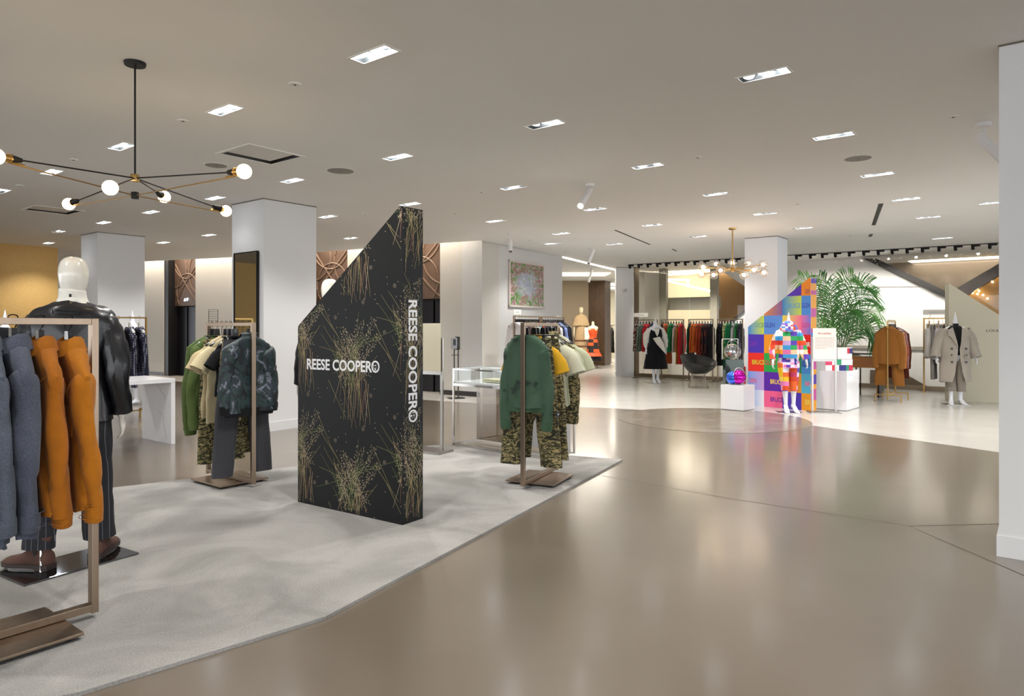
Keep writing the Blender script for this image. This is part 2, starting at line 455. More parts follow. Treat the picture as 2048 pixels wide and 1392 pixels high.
# ---------------------------------------------------------------- walls and columns
def column(name, p0, a, b, z1=CEIL, m=None, base=True):
    """p0: nearest corner; a, b: the two side vectors"""
    a, b = Vector(a), Vector(b)
    bm = BM(); prism(bm, [p0, p0 + a, p0 + a + b, p0 + b], (0, 0, z1))
    bmesh.ops.recalc_face_normals(bm, faces=bm.faces[:])
    o = struct(name, bm, m or M_wall)
    c = p0 + (a + b) / 2
    for nm, z0, z1b, g, mm in (('baseboard', 0.0, 0.125, 0.012, m or M_wall), ('shadow_gap', z1 - 0.012, z1, 0.004, mat('gap_dark', '#6b6459', .8))):
        if nm == 'baseboard' and not base: continue
        sa = (a.length + 2 * g) / a.length; sb = (b.length + 2 * g) / b.length
        q = [c - a * sa / 2 - b * sb / 2, c + a * sa / 2 - b * sb / 2, c + a * sa / 2 + b * sb / 2, c - a * sa / 2 + b * sb / 2]
        bm = BM(); prism(bm, [Vector((p.x, p.y, z0)) for p in q], (0, 0, z1b - z0)); bmesh.ops.recalc_face_normals(bm, faces=bm.faces[:])
        build(nm, bm, mm, o, smooth=False)
    return o
def g2(x, y): return Vector((x, y, 0))
column('wall_column_centre', g2(-3.32, 9.22), U * 0.84, V * 0.78)
column('wall_column_right', g2(2.985, 4.23), U * 0.8, -V * 0.9)
column('wall_column_left', g2(-7.48, 12.46), U * 0.82, V * 0.74)
# elevator wall: direction E from the corner
C0 = g2(-0.60, 13.85); E = Vector((-0.839, 0.544, 0)); EN = Vector((0.544, 0.839, 0))   # EN points away from the camera
WT = CEIL + 0.7
def wseg(name, t0, t1, m, z0=0.0, z1=WT, d0=0.0, d1=0.3, st=True, parent=None):
    bm = BM(); p = C0 + E * t0 + EN * d0
    prism(bm, [p + Vector((0, 0, z0)), C0 + E * t1 + EN * d0 + Vector((0, 0, z0)), C0 + E * t1 + EN * d1 + Vector((0, 0, z0)), C0 + E * t0 + EN * d1 + Vector((0, 0, z0))], (0, 0, z1 - z0))
    bmesh.ops.recalc_face_normals(bm, faces=bm.faces[:])
    return struct(name, bm, m, parent)
M_bdark = mat('dark_baseboard', '#241d1a', 0.4)
k = 0
for t0, t1 in ((0, 1.08), (2.65, 3.81), (5.4, 9.76), (11.33, 24)):
    o = wseg('wall_back_%d' % k, t0, t1, M_linen, d1=0.6); k += 1
    wseg('baseboard', t0, t1, M_bdark, 0, 0.10, -0.012, 0.0, parent=o)
M_carve = mat('carved_wood', '#5b4638', 0.5, var=0.3, scale=3.5, stretch=(1, 1, .4))
M_groove = mat('carved_ridge', '#77604e', 0.45)
M_door = mat('elevator_door', '#2b2b2f', 0.35, 0.6, var=0.1, scale=20, stretch=(1, 1, .05))
M_dark = mat('dark_reveal', '#0f0e10', 0.5)
def elevator(n, t0, t1):
    t = thing('door_%d' % n, 'dark elevator door under a carved wood panel with interlaced circles', 'door', C0 + E * (t0 + t1) / 2 + EN * 0.02, math.atan2(E.y, E.x))
    t['kind'] = 'structure'; del t['category']
    w = t1 - t0; hw = w / 2        # local x along E, local y is -EN rotated: E x z ...
    def bx(nm, x0, x1, y0, y1, z0, z1, m):
        b = BM(); box(b, ((x0 + x1) / 2, (y0 + y1) / 2, (z0 + z1) / 2), (x1 - x0, y1 - y0, z1 - z0)); return build(nm, b, m, t, smooth=False)
    bx('reveal', -hw, hw, -0.5, -0.42, 0, WT, M_dark)
    bx('side_reveal', hw - 0.2, hw, -0.42, 0.0, 0, WT, M_dark)
    bx('carved_panel', -hw, hw - 0.2, -0.42, -0.2, 2.02, WT, M_carve)
    # ridges: arcs of big circles
    b = BM()
    rs = random.Random(n)
    zc = 2.5
    arcs = [(-0.05, 2.42, 0.52), (-0.75, 2.95, 0.62), (0.55, 3.1, 0.55), (0.0, 3.45, 0.65)]
    def clipseg(pts):
        run = []
        for p in pts + [None]:
            ok = p is not None and -hw + .02 < p[0] < hw - .22 and 2.04 < p[1] < WT - .03
            if ok: run.append(Vector((p[0], -0.2, p[1])))
            else:
                if len(run) > 2: tube(b, run, (0.022), 6)
                run = []
    for cx, cz, r in arcs: clipseg([(cx + r * math.cos(a * PI / 32), cz + r * math.sin(a * PI / 32)) for a in range(65)])
    clipseg([(-.75 + 1.5 * q / 30, 2.0 + 1.5 * (q / 30) ** 1.3) for q in range(31)])
    clipseg([(.55 - 1.2 * q / 30, 2.0 + 1.3 * (q / 30) ** .8) for q in range(31)])
    build('carved_ridge', b, M_groove, t)
    dw = (w - 0.2) / 3
    for i in range(3):
        bx('door_leaf', -hw + i * dw + 0.012, -hw + (i + 1) * dw - 0.012, -0.42, -0.36 + 0.03 * i, 0.0, 1.99, M_door)
    b = BM()
    for s in (-1, 1): b.faces.new([b.verts.new((0.0 + s * 0.06 + dx, -0.185, 2.20 + s * dz)) for dx, dz in ((-.045, -.04), (.045, -.04), (0, .045))])
    build('indicator_light', b, emit('indicator', '#cfe4ff', 5), t, smooth=False)
    return t
# local frame: x = E, y must point to the camera (= -EN): rotating by atan2(E) gives y = (-E.y, E.x) = (-0.544,-0.839) = -EN
elevator(1, 1.08, 2.65); elevator(2, 3.81, 5.4); elevator(3, 9.76, 11.33)
# wall going right and away from the corner, with the picture
WD = Vector((0.532, 0.847, 0)); WN = Vector((-0.847, 0.532, 0))
bm = BM(); prism(bm, [C0, C0 + WD * 3.42, C0 + WD * 3.42 + WN * 0.5, C0 + WN * 0.5], (0, 0, CEIL + 0.4)); bmesh.ops.recalc_face_normals(bm, faces=bm.faces[:])
struct('wall_picture', bm, mat('pale_linen_wall', '#cdcdcc', 0.8, var=0.04, scale=12, stretch=(1, 1, 14)))
# gold wall far left
M_gold = mat('gold_grasscloth', '#c9a362', 0.55, 0.2, var=0.12, scale=60, bump=.3, bscale=120)
a = g2(-9.87, 15.0); bm = BM(); prism(bm, [a, a - U * 9, a - U * 9 + V * .3, a + V * .3], (0, 0, CEIL)); bmesh.ops.recalc_face_normals(bm, faces=bm.faces[:])
struct('wall_left', bm, M_gold)
a = g2(-9.1, 15.2); bm = BM(); prism(bm, [a, a + U * .35, a + U * .35 + V * .05, a + V * .05], (0, 0, 2.62)); bmesh.ops.recalc_face_normals(bm, faces=bm.faces[:])
tag(build('gold_panel', bm, M_gold, smooth=False), 'narrow upright gold panel behind the white mannequin head', 'panel')
# column with UP, and the passage beyond
o = column('wall_column_up', g2(2.98, 19.75), Vector((0.50, 0.02, 0)), Vector((0.1, 0.9, 0)))
text('up_sign', 'UP', mat('grey_letters', '#9a938a', .5), (3.16, 19.73, 2.42), (1, 0.04, 0), (0, 0, 1), width=0.12, height=0.09, parent=None)
bpy.data.objects['up_sign']['kind'] = 'structure'
M_taupe = mat('taupe_wall', '#a3937c', 0.7, var=0.12, scale=20, stretch=(1, 1, 6))
M_cream = mat('cream_wall', '#e4dcc4', 0.6)
bm = BM(); prism(bm, [PT(1100, 655, 25.6), PT(1180, 655, 25.6), PT(1180, 655, 25.9), PT(1100, 655, 25.9)], (0, 0, 3.2))
for v_ in bm.verts: v_.co.z -= 1.4
struct('wall_passage', bm, M_taupe)
M_brown = mat('bronze_wall', '#5a4430', 0.4, 0.3, var=0.2, scale=9, stretch=(1, 1, .4))
b0 = g2(*PT(1209.5, 0, 25.4).xy)
bm = BM(); prism(bm, [b0, g2(*PT(1177, 0, 25.6).xy), g2(*PT(1177, 0, 26.4).xy), g2(*PT(1221, 0, 26.0).xy)], (0, 0, CEIL)); bmesh.ops.recalc_face_normals(bm, faces=bm.faces[:])
struct('wall_bronze_pier', bm, M_brown)
bm = BM(); box(bm, (4, 33, 2), (20, 0.3, 4.2)); struct('wall_back', bm, M_cream)
# light cove lines
def led(name, a, b, w_, strength, col='#fff6e6'):
    bm = BM(); a, b = Vector(a), Vector(b); bar(bm, a, b, w_, 0.012)
    return build(name, bm, emit('led_' + name + str(strength), col, strength), None, smooth=False)
o = led('cove_light', CE(1124, 513.5) - Vector((0, 0, .01)), CE(1236, 540.5) - Vector((0, 0, .01)), 0.07, 5)
tag(o, 'bright linear light running along the ceiling edge above the passage mannequins', 'ceiling light')
# warm wash above the elevator wall, hidden in the ceiling gap
ld = bpy.data.lights.new('cove_wash', 'AREA'); ld.shape = 'RECTANGLE'; ld.size = 13; ld.size_y = 0.12; ld.energy = 130; ld.color = (1, .86, .7)
lo = bpy.data.objects.new('cove_wash', ld); COL.objects.link(lo)
mid = C0 + E * 6.8 - EN * 0.22; lo.location = (mid.x, mid.y, CEIL + 0.62); lo.rotation_euler = (0, 0, math.atan2(E.y, E.x))

# ---------------------------------------------------------------- shopfront with escalator behind
S0 = g2(3.58, 19.7)
def sp(s, d=0.0, z=0.0): return S0 - V * s + U * d + Vector((0, 0, z))
def sz(px, py, d=0.0):
    k = (px - HX) / FPX
    s = (k * (19.7 + .7891 * d) - 3.58 - .6143 * d) / (.7891 + .6143 * k)
    p = sp(s, d); return p + Vector((0, 0, EYE + (HY - py) * p.y / FPX))
M_stair = mat('white_stair_wall', '#e8e8e8', 0.6)
M_amber = mat('amber_wall', '#8c6a3c', 0.55)
M_handrail = mat('black_handrail', '#0c0807', 0.5)
def slab(name, pts, d, th, m, st=True):
    bm = BM(); P = [sz(px, py, d) for px, py in pts]; prism(bm, P, U * th); bmesh.ops.recalc_face_normals(bm, faces=bm.faces[:])
    return struct(name, bm, m)
sz_r = sz(2060, 790)
# glass: panes, one per mullion spacing
mull = [1278, 1340, 1379, 1436, 1494, 1577, 1657, 1755, 1860, 1974, 2080]
n = 1
M_sframe = mat('bronze_channel', '#8a7a66', 0.35, 0.8)
for a_, b_ in zip(mull, mull[1:]):
    pa, pb = sz(a_, 700), sz(b_, 700); d_ = (pb - pa).normalized()
    t = thing('window_%d' % n, 'tall frameless shopfront glass pane', 'window', (pa.x, pa.y, 0), math.atan2(d_.y, d_.x)); del t['category']; t['kind'] = 'structure'; n += 1
    w_ = (g2(*pb.xy) - g2(*pa.xy)).length
    b = BM(); box(b, (w_ / 2, 0, CEIL / 2 + .04), (w_ - 0.006, 0.012, CEIL - 0.1)); build('glass_pane', b, M_sglass, t, smooth=False)
    b = BM(); box(b, (w_ / 2, 0, 0.05), (w_, 0.06, 0.10)); build('bottom_rail', b, M_sframe, t, smooth=False)
# left part, behind the glass: pale pillar, cream room with light lines, grey beam
bm = BM(); prism(bm, [g2(*sz(1268, 700, .02).xy), g2(*sz(1278, 700, -0.02).xy), g2(*sz(1278, 700, .5).xy), g2(*sz(1268, 700, .6).xy)], (0, 0, CEIL)); bmesh.ops.recalc_face_normals(bm, faces=bm.faces[:])
struct('trim_5', bm, M_sframe)
slab('wall_pillar_inside', [(1289, 765), (1318, 765), (1318, 545), (1289, 545)], 1.2, .4, mat('pillar_inside', '#dcd8cf', .6))
slab('wall_inner_left', [(1250, 780), (1289, 780), (1289, 520), (1250, 520)], 1.6, .2, mat('grey_inside', '#aaa79f', .7))
slab('trim_6', [(1318, 760), (1332, 760), (1332, 530), (1318, 530)], 1.0, .15, mat('taupe_post', '#a39f8f', .6))
slab('trim_7', [(1420, 760), (1434, 760), (1434, 530), (1420, 530)], 1.0, .15, mat('taupe_post', '#a39f8f', .6))
slab('wall_beam', [(1316, 620), (1434, 619), (1434, 593), (1316, 596)], 1.3, .3, mat('grey_beam', '#a5a294', .7))
slab('wall_inner_cream', [(1300, 770), (1450, 770), (1450, 500), (1300, 500)], 4.0, .2, M_cream)
slab('wall_inner_panel', [(1275, 775), (1434, 775), (1434, 668), (1275, 668)], 1.5, .1, mat('inner_counter', '#c3c0b8', .6))
slab('wall_amber', [(1434, 790), (1500, 790), (1500, 500), (1434, 500)], 2.2, .3, M_amber)
bm = BM(); P = [sz(1459, 545, 2.0), sz(1600, 638, 2.0), sz(1600, 500, 2.0), sz(1430, 500, 2.0), sz(1430, 530, 2.0)]
prism(bm, P, -U * .6); bmesh.ops.recalc_face_normals(bm, faces=bm.faces[:]); struct('wall_stair_soffit', bm, M_stair)
slab('wall_stair_left', [(1430, 668), (1500, 614), (1500, 790), (1430, 790)], 1.3, .1, M_stair)
bm = BM(); bar(bm, sz(1430, 669, 1.25), sz(1500, 613, 1.25), .05, .05)
tag(build('handrail', bm, M_handrail, smooth=False), 'black stair handrail rising behind the shopfront left of the white pillar', 'handrail')
for a_, b_, d_ in (((1280, 557), (1378, 560), 3.2), ((1376, 560), (1376, 574), 3.2), ((1331, 561), (1426, 583), 3.4)):
    bm = BM(); bar(bm, sz(a_[0], a_[1], d_), sz(b_[0], b_[1], d_), .05)
    lab = {1280: 'upper', 1376: 'short upright', 1331: 'long slanting'}[a_[0]]
    tag(build('linear_light', bm, emit('inner_led', '#fff3d8', 5), smooth=False), '%s white light line glowing inside the room behind the shopfront glass' % lab, 'light', )
column('wall_column_shopfront', g2(5.28, 15.45), -V * 0.02 + U * .45, V * 0.78 + Vector((0, .0, 0)), m=mat('cool_white', '#dfe2e8', .6)) if False else None
p_ = FL(1558, 800)
column('wall_column_escalator', g2(*PT(1555, 0, 13.0).xy), U * 0.62, V * 0.62, m=mat('cool_white', '#dfe2e8', .6))
# right part: white escalator flank, black balustrade, brown mirror-glass above
slab('wall_escalator', [(1560, 792), (1960, 800), (1960, 622), (1722, 508), (1560, 512)], 0.9, .15, M_stair)
slab('wall_soffit_right', [(1560, 560), (2080, 640), (2080, 440), (1560, 460)], 3.2, .2, mat('brown_glass_wall', '#85796a', .15, .2))
bm = BM(); P = [sz(1726, 517, .74), sz(1905, 601, .74), sz(1905, 588, .74), sz(1752, 517, .74)]; prism(bm, P, U * .14); bmesh.ops.recalc_face_normals(bm, faces=bm.faces[:])
tag(build('escalator_balustrade', bm, M_handrail, smooth=False), 'black balustrade edge descending right across the white escalator wall', 'balustrade')
bm = BM(); P = [sz(1912, 604, 1.9), sz(2012, 542, 1.9), sz(2012, 519, 1.9), sz(1900, 584, 1.9)]; prism(bm, P, U * .3); bmesh.ops.recalc_face_normals(bm, faces=bm.faces[:])
tag(build('escalator_balustrade', bm, mat('dark_brown', '#2c1c14', .4), smooth=False), 'dark brown balustrade rising right behind the cream lettered panel', 'balustrade')
bm = BM(); P = [sz(1880, 640, 2.5), sz(2080, 700, 2.5), sz(2080, 500, 2.5), sz(1900, 600, 2.5)]; prism(bm, P, U * .1); bmesh.ops.recalc_face_normals(bm, faces=bm.faces[:])
struct('wall_amber_right', bm, M_amber)
M_tri = mat('brown_triangle', '#5e5040', .3)
slab('wall_escalator_base', [(1795, 740), (1860, 776), (1740, 776), (1740, 740)], 0.82, .05, M_tri)
slab('wall_escalator_base_left', [(1668, 686), (1745, 722), (1668, 722)], 0.82, .05, M_tri)
bm = BM(); bar(bm, sz(1577, 690, .85), sz(1897, 697, .85), .02, .05); struct('trim_8', bm, mat('grey_rail', '#b5aea4', .4, .5))
bm = BM(); bar(bm, sz(1740, 574, .88), sz(1840, 573, .88), .01, .012); struct('trim_9', bm, mat('seam', '#9d9a95', .6))
for i, (x, y) in enumerate([(1942, 576), (1950, 579), (1958, 582), (1945, 586), (1966, 590), (1975, 597), (1935, 580), (1955, 588), (1985, 564), (1994, 551), (1988, 550)]):
    bm = BM(); sphere(bm, sz(x, y, 2.4), 0.022, 8)
    tag(build('pendant_bulb', bm, emit('tiny_bulb', '#ffe6b0', 12)), 'tiny warm bulb glowing in the amber room behind the escalator', 'bulb', 'tiny warm bulbs behind the escalator')

# light panels added to brighten the rooms beyond (the shop goes on there)
def fill_panel(label, p, w_, h_, power, col=(1, .93, .82), rz=0):
    t = thing('added_fill_panel', label, 'ceiling light', p, rz)
    bm = BM(); box(bm, (0, 0, .012), (w_, h_, .012)); build('diffuser', bm, emit('fill_panel_glow', '#fff4e0', 1.0), t, smooth=False)
    ld = bpy.data.lights.new('fill_panel_light', 'AREA'); ld.shape = 'RECTANGLE'; ld.size = w_; ld.size_y = h_; ld.energy = power; ld.color = col
    lo = bpy.data.objects.new('fill_panel_light', ld); COL.objects.link(lo); lo.parent = t; lo.location = (0, 0, -.01)
rzv = rz_of_ = math.atan2(-V.y, -V.x)
for i, (s_, d_, pw) in enumerate([(1.0, 2.4, 22), (3.0, 1.7, 22), (7.4, 2.9, 9)]):
    p_ = sp(s_, d_, CEIL - .03); fill_panel('added flat fill light panel behind the shopfront glass, %s from the left' % ['first', 'second', 'last'][i], p_, 2.0, .9 if s_ < 2 else .5, pw * .75, rz=rzv)
for i, (x, y, pw) in enumerate([(2.2, 22.3, 55), (3.6, 27.5, 40), (4.6, 30.0, 45)]):
    fill_panel('added flat fill light panel deep in the passage, %s from the front' % ['first', 'second', 'third'][i], Vector((x, y, CEIL - .03)), 1.8, 1.2, pw)
# ---------------------------------------------------------------- cloth helpers
def wrinkle(bm, amp, sc, seed, zpow=0.0, z0=0.0, z1=-1.0, verts=None):
    bm.normal_update(); off = Vector((seed * 3.7, seed * 1.3, seed * 0.7))
    for v in (verts or bm.verts):
        k = 1.0
        if zpow: k = max(0.15, min(1, (v.co.z - z0) / (z1 - z0))) ** zpow
        p = Vector((v.co.x * sc[0], v.co.y * sc[1], v.co.z * sc[2])) + off
        v.co += v.normal * (noise.noise(p) * 1.6 * amp * k)
def crease(bm, amp, sc, seed):
    bm.normal_update(); off = Vector((seed * 2.1, seed * 5.3, seed * 1.9))
    for v in bm.verts:
        p = Vector((v.co.x * sc[0] + v.co.z * 3, v.co.y * sc[1], v.co.z * sc[2] + v.co.x * 7)) + off
        v.co += v.normal * amp * (.25 - max(0, .22 - abs(noise.noise(p))) * 5.0)
def shirt_parts(W=.22, L=.68, hem=None, dep=.05, sl=.58, sr=(.075, .05), neck=.075, slope=.085, collar='rib', seed=0, sw=.05,
                N=36, R=18, amp=.008, ch=.045, sy=.6, open_front=False):
    """meshes of an upper garment hanging from its neck at z=0: body, collar, sleeves, cuffs"""
    hem = hem or W * 1.02; rs = random.Random(seed); ph = rs.uniform(0, 6); out = {}
    bm = BM(); rings = []
    S = 6
    for i in range(S + 1):
        f = i / S; hw = lerp(neck, W, f ** .9); hd = lerp(neck * .7, dep * .85, f); z = -slope * f ** 1.25; ring = []
        for k in range(N):
            a = 2 * PI * k / N; c, s = math.cos(a), math.sin(a)
            cx = math.copysign(abs(c) ** .8, c); syy = math.copysign(abs(s) ** .8, s)
            ring.append(Vector((hw * cx, hd * syy, z - (1 - f) * .03 * max(0, -s) - .012 * abs(c) ** 4 * f)))
        rings.append(ring)
    for i in range(1, R + 1):
        g = i / R; hw = interp([(0, W), (.18, W * .95), (.55, (W + hem) * .47), (1, hem)], g); hd = dep * (0.9 + .25 * g); ring = []
        z = -slope - .012 - (L - slope) * g
        for k in range(N):
            a = 2 * PI * k / N; c, s = math.cos(a), math.sin(a)
            cx = math.copysign(abs(c) ** .85, c); syy = math.copysign(abs(s) ** .7, s)
            fo = 1 + g * (.28 * math.sin(3 * a + ph) + .16 * math.sin(7 * a + ph * 2))
            ring.append(Vector((hw * cx, hd * syy * fo, z + .006 * math.sin(5 * a + ph) * g)))
        rings.append(ring)
    loft(bm, rings); wrinkle(bm, amp, (7, 7, 3.2), seed, .5, 0, -L); crease(bm, amp * .5, (7, 4, 3), seed + 5)
    out['body'] = bm
    if collar:
        bm = BM(); rr = []
        prof = {'rib': ((neck * 1.02, -.006), (neck * .98, .014), (neck * .9, .012)),
                'stand': ((neck * 1.05, -.012), (neck * .88, ch * .6), (neck * .86, ch), (neck * 1.08, ch * .75), (neck * 1.38, -.018), (neck * 1.30, -.022)),
                'roll': ((neck * 1.05, -.01), (neck * .8, ch), (neck * .85, ch * 1.5), (neck * 1.0, ch))}[collar]
        for r, z in prof:
            rr.append([Vector((r * math.cos(2 * PI * k / N), r * .75 * math.sin(2 * PI * k / N), z - .03 * max(0, -math.sin(2 * PI * k / N)) * (1 if z < .02 else .8))) for k in range(N)])
        loft(bm, rr); out['collar'] = bm
    if sl > 0:
        for sd in (-1, 1):
            bm = BM(); zs = -slope
            y1 = rs.uniform(-.012, .012)
            q = sr[0]; xc = W - q * .80; rd = []
            P = smooth_pts([(sd * (xc - .028), 0, zs - .016), (sd * xc, 0, zs - .06), (sd * (xc + .018), y1 * .3, zs - .17), (sd * (xc + .03 + sw * .45), y1, zs - .03 - sl * .52), (sd * (xc + .025 + sw * .4), y1 * 1.5 + (.014 if sl > .4 else 0), zs - sl)], 8)
            if sl < .4: P = smooth_pts([(sd * (W - .11), 0, zs - .045), (sd * (W - .04), 0, zs - .055), (sd * (W + .01 + sw * .2), y1 * .3, zs - .12), (sd * (W + .035 + sw * .4), y1, zs - sl * .86)], 8)
            n = len(P)
            for i in range(n):
                f = i / (n - 1); r = lerp(sr[0], sr[1], min(1, f * 1.1) ** .8)
                if sl < .4: r = lerp(.045, sr[1], f ** .7)
                elif i < 8: r *= (.14, .36, .56, .71, .82, .90, .95, .98)[i]
                rd.append((r, r * lerp(.66, sy, f) if sy < 1 else r))
            tube(bm, P, rd, 22, False, up=Vector((0, 1, 0)))
            wrinkle(bm, amp * .6, (14, 14, 3.5), seed + sd, 0); crease(bm, amp * .45, (9, 9, 5), seed + sd * 2)
            out['sleeve%d' % sd] = bm
            if sl > .4:
                b2 = BM(); e = P[-1]; d = (P[-1] - P[-2]).normalized()
                tube(b2, [e - d * .03, e + d * .005, e + d * .045, e + d * .05], [(sr[1] * 1.03, sr[1] * sy * 1.06), (sr[1] * 1.04, sr[1] * sy * 1.08), (sr[1] * .93, sr[1] * sy), (sr[1] * .8, sr[1] * sy * .8)], 16, False, up=Vector((0, 1, 0)))
                out['cuff%d' % sd] = b2
    return out
def shirt(name, label, cat, loc, rz, m, group=None, tailored=False, mcuff=None, mcollar=None, patch=None, band=False, buttons=None, **k):
    t = thing(name, label, cat, loc, rz, group); P = shirt_parts(**k)
    build('body', P['body'], m, t)
    if 'collar' in P: build('collar', P['collar'], mcollar or m, t)
    for s in (-1, 1):
        if 'sleeve%d' % s in P: build('sleeve', P['sleeve%d' % s], m, t)
        if 'cuff%d' % s in P: build('cuff', P['cuff%d' % s], mcuff or m, t)
    W = k.get('W', .22); L = k.get('L', .68); dep = k.get('dep', .05); sl = k.get('sl', .58); slope = k.get('slope', .085)
    if band:
        bm = BM(); h = (k.get('hem') or W * 1.02); N = 32
        rr = [[Vector((h * r * math.copysign(abs(math.cos(2 * PI * q / N)) ** .85, math.cos(2 * PI * q / N)), dep * 1.2 * r * math.copysign(abs(math.sin(2 * PI * q / N)) ** .7, math.sin(2 * PI * q / N)), z)) for q in range(N)] for r, z in ((1.0, -L + .02), (.97, -L - .01), (.93, -L - .05), (.88, -L - .05))]
        loft(bm, rr); build('hem_band', bm, mcuff or m, t)
    if tailored:
        sr0, sr1 = k.get('sr', (.075, .05)); sy = k.get('sy', .6)
        for s in (-1, 1):
            xc = W - sr0 * .80
            bm = BM(); n_ = 26; P = []
            for q in range(n_ + 1):
                a = 2 * PI * q / n_; P.append(Vector((s * (xc - .012 + .028 * math.sin(a)), sr0 * .66 * math.cos(a) * 1.02, -slope - .075 + .062 * math.sin(a) * 1.1)))
            tube(bm, P, .0016, 5, caps=False); build('shoulder_seam', bm, m, t)
            for dz in (-.055, .005):
                bm = BM(); zc = -slope - sl + dz + .03; xs = s * (xc + .025 + k.get('sw', .05) * .4)
                tube(bm, [Vector((xs + sr1 * 1.06 * math.cos(2 * PI * q / 24), .014 + sr1 * sy * 1.1 * math.sin(2 * PI * q / 24), zc)) for q in range(25)], .0014, 5, caps=False); build('cuff_stitching', bm, m, t)
            bm = BM(); lathe(bm, [(0, 0), (.007, 0), (.007, .003), (0, .003)], 12, (xs + s * sr1 * .6, .014 - sr1 * sy * .98, -slope - sl + .01), Matrix.Rotation(PI / 2, 4, 'X')); build('cuff_button', bm, mat('horn_button', '#3b2416', .3), t)
            bm = BM(); box(bm, (s * .105, -dep * 1.0, -slope - .22), (.11, .006, .13), bev=.003); build('chest_pocket', bm, m, t)
            bm = BM(); box(bm, (s * .105, -dep * 1.06, -slope - .17), (.115, .006, .045), bev=.003); build('pocket_flap', bm, m, t)
        bm = BM(); box(bm, (0, -dep * 1.0, -slope - .02 - (L - slope) / 2), (.035, .008, L - slope - .04), bev=.003); build('front_placket', bm, m, t)
    if patch:
        for s in patch:
            bm = BM(); box(bm, (s * (W + .03 + k.get('sr', (.075, .05))[1] * .9), -.005, -slope - sl + .10), (.006, .05, .045)); 
            build('label_patch', bm, mat('patch_navy', '#2a3340', .8), t, smooth=False)
            bm = BM(); box(bm, (s * (W + .033 + k.get('sr', (.075, .05))[1] * .9), -.005, -slope - sl + .10), (.006, .032, .008)); build('patch_lettering', bm, mat('patch_white', '#c9ccd0', .8), t, smooth=False)
    if buttons:
        mb, zs, xs, yb = buttons
        for z in zs:
            for x in xs:
                bm = BM(); lathe(bm, [(.0, 0), (.011, 0), (.012, .003), (.0, .004)], 12, (x, yb, z), Matrix.Rotation(PI / 2, 4, 'X')); build('button', bm, mb, t)
    return t
def trousers(name, label, cat, loc, rz, m, group=None, hw=.18, L=1.0, dep=.035, spread=.10, lw=.11, lw1=None, seed=0, amp=.006, folded=False):
    t = thing(name, label, cat, loc, rz, group); N = 30; rs = random.Random(seed); ph = rs.uniform(0, 6)
    lw1 = lw1 or lw * .85; cz = -.27
    bm = BM(); rings = []
    for i in range(9):
        g = i / 8; h = lerp(hw * .86, hw + .015, g ** .6); z = g * cz
        rings.append([Vector((h * math.copysign(abs(math.cos(a)) ** .8, math.cos(a)), dep * (1 + .3 * g) * math.copysign(abs(math.sin(a)) ** .8, math.sin(a)) * (1 + .12 * math.sin(4 * a + ph)), z)) for a in [2 * PI * k / N for k in range(N)]])
    loft(bm, rings, False, True)
    for s in (-1, 1):
        rr = []; n = 22
        for i in range(n):
            g = i / (n - 1); w_ = lerp(lw, lw1, g ** .7); cx = s * lerp(hw + .015 - lw, spread + .02, g ** .9)
            z = lerp(cz + .05, -L, g)
            rr.append([Vector((cx + w_ * math.copysign(abs(math.cos(a)) ** .85, math.cos(a)), dep * lerp(1.25, 1.35, g) * math.sin(a) * (1 + .2 * math.sin(3 * a + ph + s + g * 2)), z)) for a in [2 * PI * k / 22 for k in range(22)]])
        loft(bm, rr, False, False)
    wrinkle(bm, amp, (8, 8, 5), seed)
    build('legs', bm, m, t)
    bm = BM(); N = 30
    rr = [[Vector((hw * r * math.copysign(abs(math.cos(a)) ** .8, math.cos(a)), dep * r * 1.15 * math.copysign(abs(math.sin(a)) ** .8, math.sin(a)), z)) for a in [2 * PI * k / N for k in range(N)]] for r, z in ((.86, .012), (.90, .012), (.91, -.03), (.88, -.032))]
    loft(bm, rr); build('waistband', bm, m, t)
    return t
def hanger(label, p, rz, neck_drop, m, mh, w_=.20, group=None, clip=False):
    """p: point on top of the bar; arms across local x"""
    t = thing('clothes_hanger', label, 'hanger', p, rz, group)
    bm = BM(); r = .018
    pts = [Vector((0, r * math.cos(a), .002 + r * math.sin(a) * 1.0 - .0)) for a in [PI * 1.08 - q * PI * 1.2 / 9 for q in range(10)]]
    pts = [Vector((0, -r * 1.0, -.012))] + [Vector((0, -r * math.cos(q * PI / 8), .004 + r * .55 * math.sin(q * PI / 8) + 0.0)) for q in range(9)] + [Vector((0, r * 1.0, -.02)), Vector((0, r * .5, -.04)), Vector((0, 0, -.055)), Vector((0, 0, -neck_drop + .02))]
    tube(bm, pts, .0028, 8); build('hook', bm, mh, t)
    bm = BM(); z0 = -neck_drop + .015
    if clip:
        bar(bm, (-w_ * .85, 0, z0 - .01), (w_ * .85, 0, z0 - .01), .012, .012)
        for s in (-1, 1): box(bm, (s * w_ * .7, 0, z0 - .03), (.03, .022, .05))
    else:
        z0 -= .012; A = smooth_pts([(-w_, 0, z0 - .085), (-w_ * .75, 0, z0 - .05), (-w_ * .35, 0, z0 - .012), (0, 0, z0), (w_ * .35, 0, z0 - .012), (w_ * .75, 0, z0 - .05), (w_, 0, z0 - .085)], 4)
        rd = []
        for q in A:
            f = abs(q.x) / w_; rd.append((lerp(.014, .012, f), lerp(.011, .019, f)) if f < .97 else (.008, .012))
        tube(bm, A, rd, 10, True, up=Vector((0, 1, 0)))
        loft(bm, [[Vector((sx * hw_, sy_ * .011, z)) for sx, sy_ in ((-1, -1), (1, -1), (1, 1), (-1, 1))] for hw_, z in ((.030, z0 - .02), (.020, z0 + .07), (.017, z0 + .072))], True, True)
    build('hanger_bar', bm, m, t)
    return t
M_hbar = mat('black_hanger', '#16161b', 0.3, coat=0.4)
M_hook = mat('hook_metal', '#3a342e', 0.3, 1.0)
